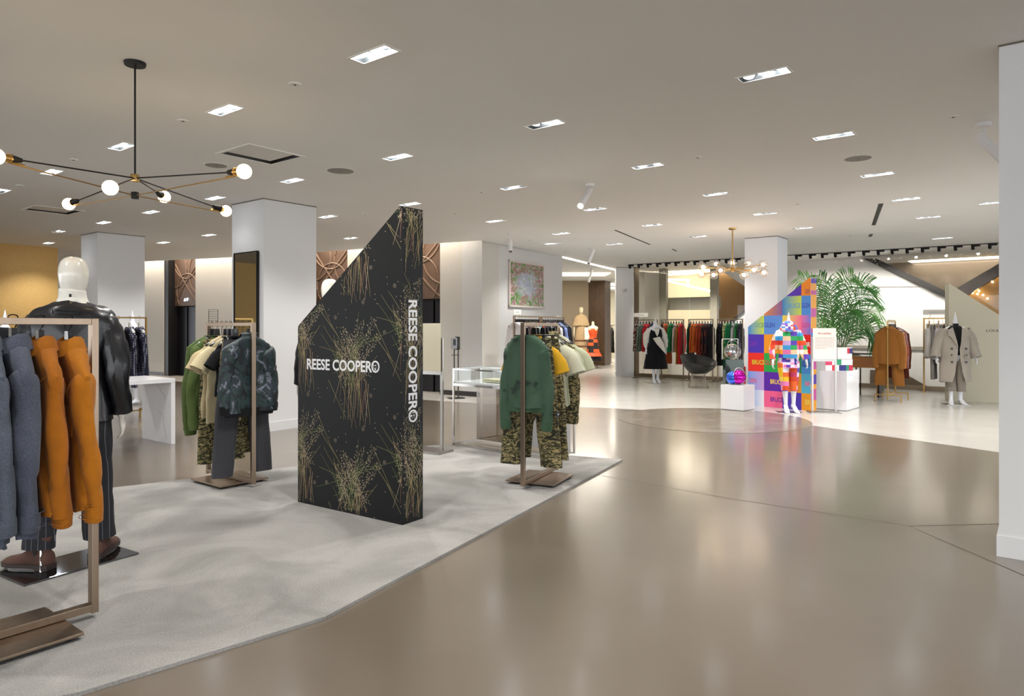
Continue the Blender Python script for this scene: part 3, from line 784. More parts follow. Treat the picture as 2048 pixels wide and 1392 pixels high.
M_hookc = mat('hook_chrome', '#b9b2a6', 0.25, 1.0)
def rz_of(d): return math.atan2(d.y, d.x)

def plate_rack(label, P, D, L=.75, H=1.443, z0=CT, plate=(.5, .46), sec=(.040, .026)):
    """bronze rack: two posts, top bar, bottom rail lying on a square plate. P = foot of the first post, D = unit direction"""
    t = thing('clothing_rack', label, 'clothing rack', (P.x, P.y, z0), rz_of(D)); H -= z0
    for x in (0, L):
        bm = BM(); box(bm, (x, 0, H / 2 + .012), (sec[1], sec[0], H - .024), bev=.002); build('post', bm, M_bronze, t, smooth=False)
    bm = BM(); box(bm, (L / 2, 0, H - .015), (L - sec[1], sec[0] * .9, .030), bev=.002); build('hanging_bar', bm, M_bronze, t, smooth=False)
    bm = BM(); box(bm, (L / 2, 0, .05), (L - sec[1], sec[0], .034), bev=.002); build('bottom_rail', bm, M_bronze, t, smooth=False)
    bm = BM(); box(bm, (L / 2, 0, .024), (plate[0], plate[1], .013), bev=.002); build('base_plate', bm, M_bronze, t, smooth=False)
    for sx in (-1, 1):
        for sy_ in (-1, 1):
            bm = BM(); lathe(bm, [(.018, 0), (.018, .018)], 14, (L / 2 + sx * (plate[0] / 2 - .05), sy_ * (plate[1] / 2 - .05), 0)); build('foot', bm, M_black, t)
    return t
def leg_rack(label, P, D, L, H, m=None, foot=.44, low=.14):
    """thin brass rack with bridge feet"""
    m = m or M_brass
    t = thing('clothing_rack', label, 'clothing rack', (P.x, P.y, 0), rz_of(D))
    for x in (0, L):
        bm = BM(); bar(bm, (x, 0, .05 if x == 0 else low), (x, 0, H), .022, .022); build('post', bm, m, t, smooth=False)
        bm = BM(); bar(bm, (x, -foot / 2, low), (x, foot / 2, low), .02, .02)
        build('cross_bar', bm, m, t, smooth=False)
        for s in (-1, 1): bm = BM(); bar(bm, (x, s * foot / 2, 0.0), (x, s * foot / 2, low), .02, .02); build('leg', bm, m, t, smooth=False)
    bm = BM(); bar(bm, (0, 0, H - .012), (L, 0, H - .012), .022, .022); build('hanging_bar', bm, m, t, smooth=False)
    bm = BM(); bar(bm, (0, 0, low), (L, 0, low), .018, .018); build('low_rail', bm, m, t, smooth=False)
    return t
def wall_rack(label, P, D, L, H=1.63, m=None):
    m = m or M_bronze
    t = thing('clothing_rack', label, 'clothing rack', (P.x, P.y, 0), rz_of(D))
    for x in (0, L):
        bm = BM(); bar(bm, (x, 0, 0), (x, 0, H), .03, .03); build('post', bm, m, t, smooth=False)
        bm = BM(); box(bm, (x, 0, .008), (.06, .34, .016)); build('foot', bm, m, t, smooth=False)
    bm = BM(); bar(bm, (.015, 0, H - .015), (L - .015, 0, H - .015), .025, .025); build('hanging_bar', bm, m, t, smooth=False)
    return t
ORD = ['first', 'second', 'third', 'fourth', 'fifth', 'sixth', 'seventh', 'eighth', 'ninth', 'tenth', 'eleventh', 'twelfth', 'thirteenth', 'fourteenth', 'fifteenth', 'sixteenth']
def short(wd):
    return ' '.join(wd.split(' with ')[0].split(' beside ')[0].split(' cut ')[0].split(' at ')[0].split(' hidden ')[0].split()[:4])
def hang_row(P, D, L, H, where, items, group, drop=.14, mh=None, mhook=None, t0=.05, t1=None, low=False, ends=''):
    """items: (kind, words, material, options). Builds hanger + garment for each, first nearest to P"""
    n = len(items); t1 = t1 if t1 is not None else L - .05; rz = rz_of(D) + PI / 2
    mh = mh or M_hbar; mhook = mhook or M_hook
    for i, it in enumerate(items):
        kind, words, m, o = it[0], it[1], it[2], dict(it[3]) if len(it) > 3 else {}
        t = o.pop('t', lerp(t0, t1, i / max(1, n - 1))); p = P + D * t + Vector((0, 0, H)); dr = o.pop('drop', drop); cat = o.pop('cat', None)
        a = o.pop('rot', 0.0) + random.Random(i * 7 + int(L * 100)).uniform(-.05, .05)
        what = words.split(',')[0]
        hanger('hanger of the %s, %s' % (short(what), where.replace('from the front on', 'on').replace('from left on', 'on').replace('from right on', 'on')), p, rz + a, dr, mh, mhook, w_=o.pop('hw_', min(.2, o.get('W', .2) * .86)) if kind != 'trousers' else .18, group='hangers on ' + group, clip=(kind == 'trousers'))
        if kind is None: continue
        lab = '%s, %s %s' % (words, ORD[i], where)
        q = p - Vector((0, 0, dr))
        o.setdefault('seed', i * 3 + len(where))
        if kind == 'trousers': trousers('trousers', lab, cat or 'trousers', q - Vector((0, 0, .03)), rz + a, m, group, **o)
        else:
            if low: o.setdefault('N', 20); o.setdefault('R', 9)
            shirt(kind, lab, cat or kind.replace('_', ' '), q, rz + a, m, group, **o)

# ---------------------------------------------------------------- cloth materials
def cloth(n, c, var=.08, sc=90, **k): return mat(n, c, .9, 0, var=var, scale=sc, sheen=.08, spec=.25, bump=.15, bscale=200, **k)
C_blue = cloth('slate_wool', '#4d535f', .28, 160)
C_blue2 = cloth('slate_wool_dark', '#474b58', .28, 160)
C_orange = cloth('rust_suede', '#a2620f', .08, 25)
C_orange2 = cloth('rust_suede_deep', '#96570c', .08, 25)
C_black = cloth('black_cloth', '#121216')
C_olive = cloth('olive_fleece', '#4a5a2e', .1)
C_olive2 = cloth('olive_fleece_b', '#536436', .1)
C_beige = cloth('beige_jersey', '#b5a582', .06)
C_beige2 = cloth('beige_jersey_b', '#c2b592', .06)
C_char = cloth('charcoal_fleece', '#3a3a3e', .12)
C_green = ramp_mat('printed_green_fleece', [(0, '#1c2a1e'), (.38, '#24332a'), (.43, '#3a523f'), (.8, '#415a48')], scale=7, detail=3, rough=.95, interp='LINEAR', sheen=.05)
C_yellow = cloth('mustard_jersey', '#c99a22', .06)
C_sage = cloth('sage_jersey', '#aeb094', .06)
C_sage2 = cloth('pale_jersey', '#c2c2ac', .06)
C_camo = ramp_mat('tiger_camouflage', [(0, '#2a2a1c'), (.40, '#3b3a22'), (.46, '#8f8058'), (.505, '#a5976b'), (.535, '#2a2718'), (.60, '#4a4a28'), (.66, '#9c8c60')], scale=11, detail=2.5, distort=1.2, stretch=(1, 1, 2.2), rough=.9)
C_darkcamo = ramp_mat('night_leaf_print', [(0, '#0f1116'), (.42, '#141820'), (.5, '#1f3a33'), (.56, '#2a3442'), (.6, '#15171d'), (.66, '#7b8390'), (.7, '#1a1e26')], scale=9, detail=5, distort=2.0, stretch=(1, 1, .8), rough=.55, interp='LINEAR')
def dots(name, bg, fg, sc=45):
    m, t, b = base_mat(name); N, L = t.nodes, t.links; co = N.new('ShaderNodeTexCoord')
    v = N.new('ShaderNodeTexVoronoi'); v.inputs['Scale'].default_value = sc; v.inputs['Randomness'].default_value = 0.15
    r = N.new('ShaderNodeValToRGB'); r.color_ramp.interpolation = 'CONSTANT'
    r.color_ramp.elements[0].color = lin(fg); r.color_ramp.elements[1].position = .30; r.color_ramp.elements[1].color = lin(bg)
    L.new(co.outputs['Object'], v.inputs['Vector']); L.new(v.outputs['Distance'], r.inputs[0]); L.new(r.outputs[0], b.inputs['Base Color'])
    b.inputs['Roughness'].default_value = .8; return m
C_dots = dots('navy_polka_dot', '#1a1c30', '#b8b9cc', 38)
C_navy = cloth('navy_cloth', '#1b1e30')
# ================================================================ near left rack
R1 = g2(-2.005, 3.305)
plate_rack('bronze clothing rack nearest the camera at the left edge, holding blazers and rust jackets', R1, -U, .75, sec=(.048, .03))
near = 'from the front on the nearest rack'
hang_row(R1, -U, .75, 1.443, near, [
    ('jacket', 'rust orange suede shirt jacket', C_orange, dict(t=.105, W=.225, L=.72, dep=.042, sl=.62, sr=(.085, .058), neck=.07, slope=.115, hw_=.12, collar='stand', ch=.05, sy=.62, amp=.020, tailored=True, N=48, R=30, drop=.135)),
    ('jacket', 'deeper rust suede shirt jacket with cuffs bunched', C_orange2, dict(t=.222, W=.225, L=.72, dep=.042, sl=.62, sr=(.085, .058), neck=.07, slope=.115, hw_=.12, collar='stand', ch=.05, sy=.62, amp=.020, tailored=True, N=48, R=30, seed=5, drop=.13)),
    ('blazer', 'slate grey wool blazer with folded collar', C_blue2, dict(t=.325, W=.235, L=.80, dep=.045, sl=.62, sr=(.09, .062), neck=.075, slope=.115, hw_=.12, collar='stand', ch=.05, sy=.66, amp=.018, tailored=True, N=48, R=30, seed=9, drop=.12)),
    ('blazer', 'lighter slate blue wool blazer', C_blue, dict(t=.435, W=.235, L=.82, dep=.048, sl=.62, sr=(.09, .062), neck=.075, slope=.115, hw_=.12, collar='stand', ch=.05, sy=.66, amp=.018, tailored=True, N=48, R=30, seed=12, drop=.12)),
    ('jacket', 'glossy black leather jacket', mat('black_leather_b', '#15151a', .35, coat=.3), dict(t=.57, W=.225, L=.7, dep=.045, sl=.6, sr=(.08, .055), neck=.07, slope=.11, hw_=.12, collar='stand', ch=.05, N=40, R=24, amp=.014, seed=15, drop=.12)),
], 'garments on the nearest rack', mhook=mat('hook_black', '#1c1712', .35, .8))

# ================================================================ rack left of the patterned panel
R2 = g2(-2.245, 5.985)
plate_rack('bronze clothing rack of olive and camouflage clothes, left of the tall dark panel', R2, V, .745)
wr2 = 'from the front on the rack left of the dark panel'
tr = dict(hw=.17, dep=.02, lw=.10)
hang_row(R2, V, .745, 1.443, wr2, [
    ('jacket', 'dark leaf-print camouflage jacket', C_darkcamo, dict(t=.065, W=.245, L=.63, dep=.05, sl=.52, sr=(.10, .065), neck=.08, slope=.09, collar='roll', ch=.03, sw=.06, amp=.02, sy=.6, band=True, mcuff=C_black, mcollar=C_darkcamo)),
    ('trousers', 'charcoal grey jogging trousers', C_char, dict(t=.165, hw=.20, L=1.17, dep=.04, spread=.17, lw=.115, lw1=.095)),
    ('trousers', 'tiger camouflage trousers', C_camo, dict(t=.235, hw=.17, L=1.0, dep=.022, spread=.10, lw=.095)),
    ('t_shirt', 'black t-shirt', C_black, dict(t=.29, W=.19, L=.5, dep=.02, sl=.2, sr=(.07, .06), slope=.09)),
    ('t_shirt', 'pale beige t-shirt', C_beige2, dict(t=.365, W=.225, L=.74, dep=.028, sl=.22, sr=(.09, .085), slope=.09, sw=.09, amp=.012)),
    ('t_shirt', 'sand beige t-shirt', C_beige, dict(t=.44, W=.225, L=.70, dep=.028, sl=.24, sr=(.09, .085), slope=.09, sw=.09, amp=.012)),
    ('trousers', 'long tiger camouflage trousers', C_camo, dict(t=.515, hw=.19, L=1.10, dep=.03, spread=.12, lw=.11)),
    ('sweatshirt', 'olive green sweatshirt', C_olive2, dict(t=.60, W=.235, L=.62, dep=.035, sl=.70, sr=(.085, .055), slope=.085, band=True, patch=(-1,), amp=.012)),
    ('sweatshirt', 'darker olive green sweatshirt', C_olive, dict(t=.685, W=.235, L=.62, dep=.035, sl=.75, sr=(.085, .055), slope=.085, band=True, patch=(-1,), amp=.012)),
], 'garments on the rack left of the dark panel', drop=.13)

# ================================================================ rack right of the panel
R3 = g2(.095, 5.915); D3 = Vector((math.sin(rad(25.5)), math.cos(rad(25.5)), 0))
plate_rack('bronze clothing rack with a green sweatshirt, standing on the carpet right of the dark panel', R3, D3, .76)
wr3 = 'from the front on the rack right of the dark panel'
hang_row(R3, D3, .76, 1.443, wr3, [
    ('sweatshirt', 'faded green printed sweatshirt', C_green, dict(t=.07, W=.215, L=.60, dep=.055, sl=.66, sr=(.085, .052), slope=.10, neck=.085, band=True, patch=(-1,), amp=.014, sy=.75, mcuff=cloth('green_rib', '#3b543f'))),
    ('trousers', 'tiger camouflage trousers', C_camo, dict(t=.16, hw=.21, L=1.10, dep=.035, spread=.175, lw=.12, lw1=.10)),
    ('t_shirt', 'mustard yellow t-shirt', C_yellow, dict(t=.235, W=.205, L=.66, dep=.03, sl=.26, sr=(.085, .08), slope=.10, sw=.05, amp=.012)),
    ('t_shirt', 'black t-shirt', C_black, dict(t=.30, W=.16, L=.4, dep=.02, sl=.0, slope=.10)),
    ('trousers', 'shorter camouflage trousers', C_camo, dict(t=.36, hw=.20, L=1.07, dep=.03, spread=.16, lw=.11)),
    ('t_shirt', 'pale cream t-shirt', C_sage2, dict(t=.435, W=.24, L=.62, dep=.03, sl=.27, sr=(.095, .095), slope=.10, sw=.08, amp=.012)),
    ('t_shirt', 'sage grey t-shirt', C_sage, dict(t=.51, W=.235, L=.62, dep=.03, sl=.28, sr=(.095, .095), slope=.10, sw=.08, amp=.012)),
    ('jacket', 'tiger camouflage jacket', C_camo, dict(t=.60, W=.245, L=.62, dep=.035, sl=.66, sr=(.09, .07), slope=.10, collar='stand', amp=.012)),
    ('t_shirt', 'light sage t-shirt', C_sage, dict(t=.69, W=.25, L=.60, dep=.03, sl=.27, sr=(.095, .10), slope=.10, sw=.09, amp=.012)),
], 'garments on the rack right of the dark panel', drop=.12)

# ================================================================ wall racks behind it
RA = g2(.04, 13.45)
wall_rack('bronze rack of pale shirts against the linen wall below the framed picture', RA, U, .86)
wall_rack('bronze rack of navy and blue clothes, right-hand one of the pair below the framed picture', RA + U * .93, U, .82)
wa = 'from left on the pale shirt rack below the picture'
cols = [('sheer_white', '#dcd9da', 'sheer white blouse'), ('off_white', '#cfcbc9', 'off-white shirt'), ('warm_white', '#d8d4cd', 'warm white shirt'), ('plum_brown', '#4a3438', 'plum brown shirt'),
        ('mid_brown', '#6b5648', 'mid brown shirt'), ('taupe', '#8c7a6a', 'taupe shirt'), ('sand', '#c2b49a', 'sand shirt'), ('ivory', '#dcdccb', 'ivory shirt'), ('ice_white', '#e6eef0', 'ice white shirt'),
        ('teal', '#3f93a8', 'teal blue shirt'), ('signal_orange', '#d8481e', 'bright orange shirt'), ('mid_grey', '#6b6668', 'grey shirt')]
hang_row(RA, U, .86, 1.63, wa, [('shirt', w_, cloth('bg_' + n_, c_), dict(W=.21, L=.72, dep=.022, sl=.56, sr=(.06, .04), slope=.09, sy=.5)) for n_, c_, w_ in cols],
         'shirts on the pale rack below the picture', low=True, mhook=M_hookc)
wb = 'from left on the navy rack below the picture'
cols = [('greyish', '#59565c', 'dark grey shirt'), ('lilac_w', '#c9c6d4', 'white striped shirt'), ('denim', '#34558c', 'denim blue shirt'), ('brown_b', '#5b4b36', 'olive brown shirt'), ('white_b', '#d4d6da', 'white shirt'), ('navy_b', '#1c2136', 'navy coat'),
        ('sky_b', '#7c8fc2', 'sky blue shirt'), ('navy_c', '#191c2c', 'dark navy coat'), ('black_b', '#131319', 'long black coat')]
hang_row(RA + U * .93, U, .82, 1.63, wb, [('shirt', w_, cloth('bg_' + n_, c_), dict(W=.23, L=.8 if 'coat' in w_ else .72, dep=.028, sl=.6, sr=(.07, .045), slope=.10, sy=.5)) for n_, c_, w_ in cols],
         'clothes on the navy rack below the picture', low=True, mhook=M_hookc)

# ================================================================ polka-dot rack behind the marble table
RP = g2(*PT(292, 0, 10.6).xy)
leg_rack('slim brass rack of navy blouses behind the marble table', RP, -U, 1.2, 1.56, foot=.4)
hang_row(RP, -U, 1.2, 1.56, 'from right on the rack behind the marble table', [
    ('blouse', 'navy polka-dot blouse', C_dots, dict(t=.10, W=.2, L=.66, dep=.04, sl=.75, sr=(.08, .06), slope=.10, drop=.16)),
    ('blouse', 'darker polka-dot blouse', C_dots, dict(t=.24, W=.2, L=.7, dep=.04, sl=.75, sr=(.08, .06), slope=.10, drop=.16)),
    ('blouse', 'plain dark navy sleeveless blouse', C_navy, dict(t=.40, W=.2, L=.8, dep=.05, sl=.25, sr=(.08, .06), slope=.12, drop=.16)),
    ('blouse', 'plain navy blouse', C_navy, dict(t=.56, W=.2, L=.8, dep=.05, sl=.5, sr=(.08, .06), slope=.12, drop=.16)),
], 'blouses on the brass rack behind the marble table', mh=mat('clear_hanger', '#c8c4bf', .3), mhook=M_hookc)

# ================================================================ shopfront racks
B = sp(0, -.5)
front = [((1272, 1314), 'first rack along the shopfront', [('diamond', 'cream and black patterned jacket', 'pat1'), ('sagec', 'sage green jacket', '#6f7f70'), ('sagec2', 'grey green jacket', '#5f6f63'), ('redc', 'scarlet red jacket', '#c41c22'), ('redc2', 'red jacket', '#b0161e'), ('navyp', 'navy printed shirt', '#222643'), ('bluep', 'blue patterned shirt', '#5b6aa0')]),
         ((1323, 1367), 'second rack along the shopfront', [('blk1', 'black long dress', '#141416'), ('rust1', 'rust orange dress', '#b0531f'), ('rust2', 'burnt orange dress', '#a3481a'), ('kelly', 'bright green blouse', '#1c8a4c'), ('kelly2', 'green blouse', '#176f3e'), ('mauve', 'pale mauve shirt', '#b5a39f'), ('camel', 'camel brown dress', '#a8702f'), ('redd', 'red and striped dress', '#c42228')]),
         ((1378, 1426), 'third rack along the shopfront', [('bottle', 'bottle green dress', '#153d2c'), ('pump', 'pumpkin orange jumper', '#bf5a1f'), ('pump2', 'orange silk blouse', '#c96424'), ('rust3', 'rust red dress', '#a23c1c'), ('rust4', 'brick red dress', '#8f3418'), ('plaid', 'black plaid dress', 'plaid'), ('plaid2', 'dark plaid dress', 'plaid'), ('blk2', 'black dress', '#17141c')]),
         ((1436, 1485), 'fourth rack along the shopfront', [('blk3', 'black leather coat', '#16171a'), ('blk4', 'black trench coat', '#1c1e22'), ('lime', 'lime and white printed dress', 'pat2'), ('gr5', 'emerald green blouse', '#1d8a55'), ('gr6', 'emerald dress', '#1a7d4c'), ('wht6', 'white and grey blouse', '#c6c8ca'), ('gr7', 'grass green jacket', '#2b8c4a'), ('nvd', 'navy dotted dress', 'dots')])]
PAT = {'pat1': ramp_mat('diamond_print', [(0, '#2b1d1c'), (.45, '#d9c6b8'), (.6, '#6b2c2c')], tex='voronoi', scale=12), 'pat2': ramp_mat('lime_print', [(0, '#d8dc9c'), (.5, '#8fa03c'), (.6, '#f0efe2')], scale=10),
       'plaid': ramp_mat('plaid_print', [(0, '#16131c'), (.62, '#3a1d2a'), (.72, '#7a3a34')], tex='wave', scale=5, distort=3, detail=2), 'dots': dots('navy_dots_far', '#15182a', '#9fa3b8', 26)}
for (x0, x1), where, its in front:
    a, b = [], []
    def onl(px):
        k_ = (px - HX) / FPX; q = B; s = (k_ * q.y - q.x) / (.7891 + .6143 * k_); return q - V * s
    p0, p1 = onl(x0), onl(x1); D = (p1 - p0); L_ = D.length; D = D.normalized()
    wall_rack('slim bronze rack of hanging clothes, ' + where + ' counting from the left', p0, D, L_, 1.62, M_sframe)
    hang_row(p0, D, L_, 1.62, 'from left on the ' + where, [('dress' if ('dress' in w_) else 'jacket' if ('jacket' in w_ or 'coat' in w_) else 'blouse', w_, PAT.get(c_) or cloth('sf_' + n_, c_, .05),
             dict(W=.2, L=(1.05 if 'dress' in w_ or 'coat' in w_ else .72), dep=.035, sl=.6, sr=(.065, .045), slope=.10, sy=.5, hem=.2, amp=.014)) for n_, w_, c_ in its],
             'clothes on the ' + where, low=True, mhook=M_hookc, drop=.13)
# small sign boards over racks
M_sign = mat('sign_white', '#f2efe6', .5)
M_ink = mat('sign_ink', '#8a8580', .6)
def rack_sign(label, a, b, Dv, h, word):
    t = thing('rack_sign', label, 'sign', (a.x, a.y, a.z), rz_of(Dv)); w_ = (b - a).length
    bm = BM(); box(bm, (w_ / 2, 0, h / 2), (w_, .012, h), bev=.002); build('sign_board', bm, M_sign, t, smooth=False)
    for x in (.25, .75): bm = BM(); tube(bm, [(w_ * x, 0, -.07), (w_ * x, 0, .0)], .004, 6); build('sign_leg', bm, M_sframe, t)
    if word is None:
        bm = BM()
        for q in range(7): box(bm, (w_ * (.3 + q * .066), -.0068, h * .48), (w_ * .045, .0008, h * .14))
        build('sign_lettering', bm, M_ink, t, smooth=False)
    else: text('sign_lettering', word, M_ink, Vector((w_ * .22, -.0075, h * .36)), (1, 0, 0), (0, 0, 1), width=w_ * .55, height=h * .26, parent=t)
    return t
q = RA; rack_sign('small white sign standing on the pale shirt rack below the picture', PT(1027, 629, 13.45), PT(1046, 629.5, 13.6), U, .10, None)
pA = onl(1268); rack_sign('white sign board above the first rack along the shopfront', Vector((pA.x, pA.y, 1.69)), Vector((onl(1296).x, onl(1296).y, 1.69)), -V, .11, None)
# ================================================================ sloped-top display panels
def panel_thing(name, label, P0, P1, T, zl, zr, m, m_side=None):
    """front face runs P0 (low side) -> P1 (high side), thickness vector T"""
    d = (P1 - P0); w_ = d.length; d = d.normalized()
    t = thing(name, label, 'display panel', (P0.x, P0.y, P0.z), rz_of(d))
    th = .21
    pts = [(0, 0, 0), (w_, 0, 0), (w_, 0, zr), (w_ - .03, 0, zr), (0, 0, zl)] if zr > zl else [(0, 0, 0), (w_, 0, 0), (w_, 0, zr), (.03, 0, zl), (0, 0, zl)]
    bm = BM(); prism(bm, [Vector(p) for p in pts], (0, th * (1 if T else -1), 0)); bmesh.ops.recalc_face_normals(bm, faces=bm.faces[:])
    build('panel_body', bm, m, t, smooth=False)
    return t, w_
M_mono = mat('near_black_print', '#0e1011', 0.5, var=.15, scale=2, spec=.25)
ML = Vector((-1.699, 5.478, CT)); MR = Vector((-.766, 4.83, CT))
mono, MW = panel_thing('display_stele', 'tall dark display panel with sloping top, grass print and white lettering, on the carpet', ML, MR, True, 1.395, 2.235, M_mono)
zt = lambda x: 1.395 + (2.235 - 1.395) * min(1, x / (MW - .03))
# grass print: thin strands, cut to the face
straws = [('#9a8e5e', 'straw'), ('#6c7a45', 'green_straw'), ('#a8937c', 'dry_straw'), ('#8a6352', 'red_straw')]
def strands(parent, wx, wz, cut, place, x_off=0.0, seed=3):
    """repeat of one drawn sheaf of grasses, tile 0.62 x 0.93 m"""
    rs = random.Random(seed); TW, TH = .62, .93
    bms = [BM() for _ in straws]; bs = BM(); bp = BM()
    segs = []
    def curve(x, z, ang, ln, bend, wd, c):
        n = 7; pts = []; a = ang
        for i in range(n + 1):
            pts.append((x, z)); x += math.cos(a) * ln / n; z += math.sin(a) * ln / n; a += bend / n
        segs.append((pts, wd, c))
        return pts
    seeds = []
    for k in range(24): curve(.28 + rs.uniform(-.12, .2), .30 + rs.uniform(-.1, .1), rad(-90 + rs.uniform(-22, 24)), rs.uniform(.18, .42), rs.uniform(-.12, .12), .0028, rs.choice([0, 0, 2, 3]))
    for k in range(30): curve(.26 + rs.uniform(-.09, .15), .30 + rs.uniform(-.1, .1), rad(90 + rs.uniform(-40, 40)), rs.uniform(.2, .45), rs.uniform(-.3, .3), .0024, rs.choice([0, 1, 2, 1]))
    for k in range(10): curve(.28 + rs.uniform(-.1, .1), .45 + rs.uniform(-.15, .15), rad(rs.choice([25, 150, 200, 20]) + rs.uniform(-12, 12)), rs.uniform(.2, .36), rs.uniform(-.5, .5), .0022, rs.choice([1, 1, 0]))
    for k in range(3): curve(rs.uniform(0, .6), rs.uniform(.1, .9), rad(rs.uniform(-60, -40)), .34, 0, .0024, 0)
    for k in range(8):   # seed heads
        pts = curve(.27 + rs.uniform(-.14, .2), .32 + rs.uniform(-.1, .15), rad(90 + rs.uniform(-55, 45)), .34, rs.uniform(-.2, .2), .0014, 2)
        for (x, z) in smooth_pts([(q[0], q[1], 0) for q in pts], 3) and [(q.x, q.y) for q in smooth_pts([(q[0], q[1], 0) for q in pts], 3)]:
            for _ in range(3): seeds.append((x + rs.uniform(-.045, .045), z + rs.uniform(-.015, .015), rs.uniform(0, PI)))
    for _ in range(40): seeds.append((rs.uniform(0, TW), rs.uniform(0, TH), rs.uniform(0, PI)))
    discs = [(.12, .75), (.50, .18), (.42, .86), (.02, .42)]
    ti0, ti1 = int(math.floor((x_off - .4) / TW)), int(math.ceil((wx + x_off) / TW)) + 1
    for ti in range(ti0, ti1):
        for tj in range(-1, int(wz / TH) + 2):
            ox, oz = ti * TW - x_off, tj * TH - (.22 if ti % 2 else .0)
            for pts, wd, c in segs:
                q = [(x + ox, z + oz) for x, z in pts]; run = []
                for i in range(len(q) - 1):
                    (x0, z0), (x1, z1) = q[i], q[i + 1]
                    if not (cut(x0, z0) and cut(x1, z1)): continue
                    dx, dz = x1 - x0, z1 - z0; l = math.hypot(dx, dz); nx, nz = -dz / l * wd * .62, dx / l * wd * .62
                    k0 = 1 - i / len(q) * .5; k1 = 1 - (i + 1) / len(q) * .5
                    b = bms[c]; b.faces.new([b.verts.new(place(*u)) for u in ((x0 - nx * k0, z0 - nz * k0), (x1 - nx * k1, z1 - nz * k1), (x1 + nx * k1, z1 + nz * k1), (x0 + nx * k0, z0 + nz * k0))])
            for x, z, a in seeds:
                x += ox; z += oz
                if not cut(x, z): continue
                ca, sa = math.cos(a), math.sin(a); bs.faces.new([bs.verts.new(place(x + ca * p - sa * r_, z + sa * p + ca * r_)) for p, r_ in ((-.007, 0), (0, -.0028), (.007, 0), (0, .0028))])
            for x, z in discs:
                x += ox; z += oz
                if cut(x - .02, z - .02) and cut(x + .02, z + .02):
                    bp.faces.new([bp.verts.new(place(x + .017 * math.cos(2 * PI * k / 18), z + .017 * math.sin(2 * PI * k / 18))) for k in range(18)])
    for b, (c, n_) in zip(bms, straws): build('printed_grass', b, mat('print_' + n_, c, .6), parent, smooth=False)
    build('printed_seeds', bs, mat('print_seed', '#a89880', .6), parent, smooth=False)
    build('printed_disc', bp, mat('print_disc', '#4a4238', .6), parent, smooth=False)
strands(mono, MW, 2.25, lambda x, z: .004 < x < MW - .004 and .004 < z < zt(x) - .006, lambda x, z: Vector((x, -.0006, z)), x_off=.30)
strands(mono, .21, 2.25, lambda x, z: .004 < x < .206 and .004 < z < 2.23, lambda x, z: Vector((MW + .0006, x, z)), x_off=.12, seed=8)
for o_ in [c for c in mono.children if c.name.startswith('printed')]: o_['kind'] = 'stuff'
M_let = mat('white_vinyl', '#e6e6e8', .4)
text('lettering', 'REESE COOPER\u00ae', M_let, Vector((.105, -.0016, 1.06)), (1, 0, 0), (0, 0, 1), width=.80, height=.083, parent=mono, bold=.022, extr=.0006)
text('side_lettering', 'REESE COOPER\u00ae', M_let, Vector((MW + .0016, .062, 1.585)), (0, 0, -1), (0, 1, 0), width=.87, height=.088, parent=mono, bold=.024, extr=.0006)

# colourful panel
BL = g2(4.25, 12.42); BR = g2(5.01, 11.57)
brc, BW = panel_thing('display_stele', 'rainbow chequered display panel with sloping top and repeated lettering behind the patchwork mannequin', BL, BR, True, 1.41, 2.23, mat('panel_white', '#e8e8ea', .4))
def grad(name, c0, c1):
    m, t, b = base_mat(name); N, L = t.nodes, t.links; co = N.new('ShaderNodeTexCoord'); sx = N.new('ShaderNodeSeparateXYZ')
    L.new(co.outputs['Generated'], sx.inputs[0]); r = N.new('ShaderNodeValToRGB'); r.color_ramp.elements[0].color = lin(c0); r.color_ramp.elements[1].color = lin(c1)
    L.new(sx.outputs[0], r.inputs[0]); L.new(r.outputs[0], b.inputs['Base Color']); b.inputs['Roughness'].default_value = .45; return m
xb = [0, .305, .645, .98, BW]; zb = [2.27, 1.939, 1.609, 1.279, .949, .619, .289, 0]
PUR, ORA, BLU, GRN, RED = '#4f22b0', '#ee8a12', '#4a8ad8', '#1fa04a', '#e01f1a'
grid = [[None, None, PUR, ORA],
        [None, ('#d8863a', '#7a5a9a'), ('#1f7fc4', '#c6d83a'), BLU],
        [('#2f86d0', '#c8dc34'), '#5a8fe0', ('#e8d84a', '#f06a9a'), ('#e070a8', '#6a7ad8')],
        ['#4a2cb4', '#f09a14', '#d8a8d8', RED],
        ['#e8281a', '#22a545', '#2a9a50', '#4a9ae6'],
        [('#6aa0e8', '#c8a0dc'), '#5a1fa8', ('#e87a1a', '#f0a020'), '#52b8dc'],
        [('#7ab0f0', '#e8e8f0'), '#ee5f92', '#4a2fb8', '#f0a018']]
zt2 = lambda x: 1.41 + (2.23 - 1.41) * min(1, x / (BW - .03))
for r in range(7):
    for c in range(4):
        g = grid[r][c]
        if not g: 
            if r == 1 and c == 0: continue
            continue
        x0, x1, z1, z0 = xb[c], xb[c + 1], zb[r], max(zb[r + 1], .0)
        P_ = [(x0, z0), (x1, z0)]
        # clip top by the slope
        top = [(x1, min(z1, zt2(x1)))]
        if zt2(x0) >= z1: top.append((x0, z1))
        else:
            xs = (z1 - 1.41) / ((2.23 - 1.41) / (BW - .03))
            if x0 < xs < x1: top.append((xs, z1))
            if x0 < BW - .03 < x1 and z1 > 2.23: top.append((BW - .03, 2.23))
            if zt2(x0) > z0: top.append((x0, zt2(x0)))
            else: P_[0] = ((z0 - 1.41) / ((2.23 - 1.41) / (BW - .03)), z0)
        P_ += top
        if abs(P_[2][1] - z0) < 1e-4: continue
        bm = BM(); bm.faces.new([bm.verts.new((x, -.0008, z)) for x, z in P_])
        mm = grad('sq_%d%d' % (r, c), *g) if isinstance(g, tuple) else mat('sq_' + g[1:], g, .45)
        build('colour_square', bm, mm, brc, smooth=False)
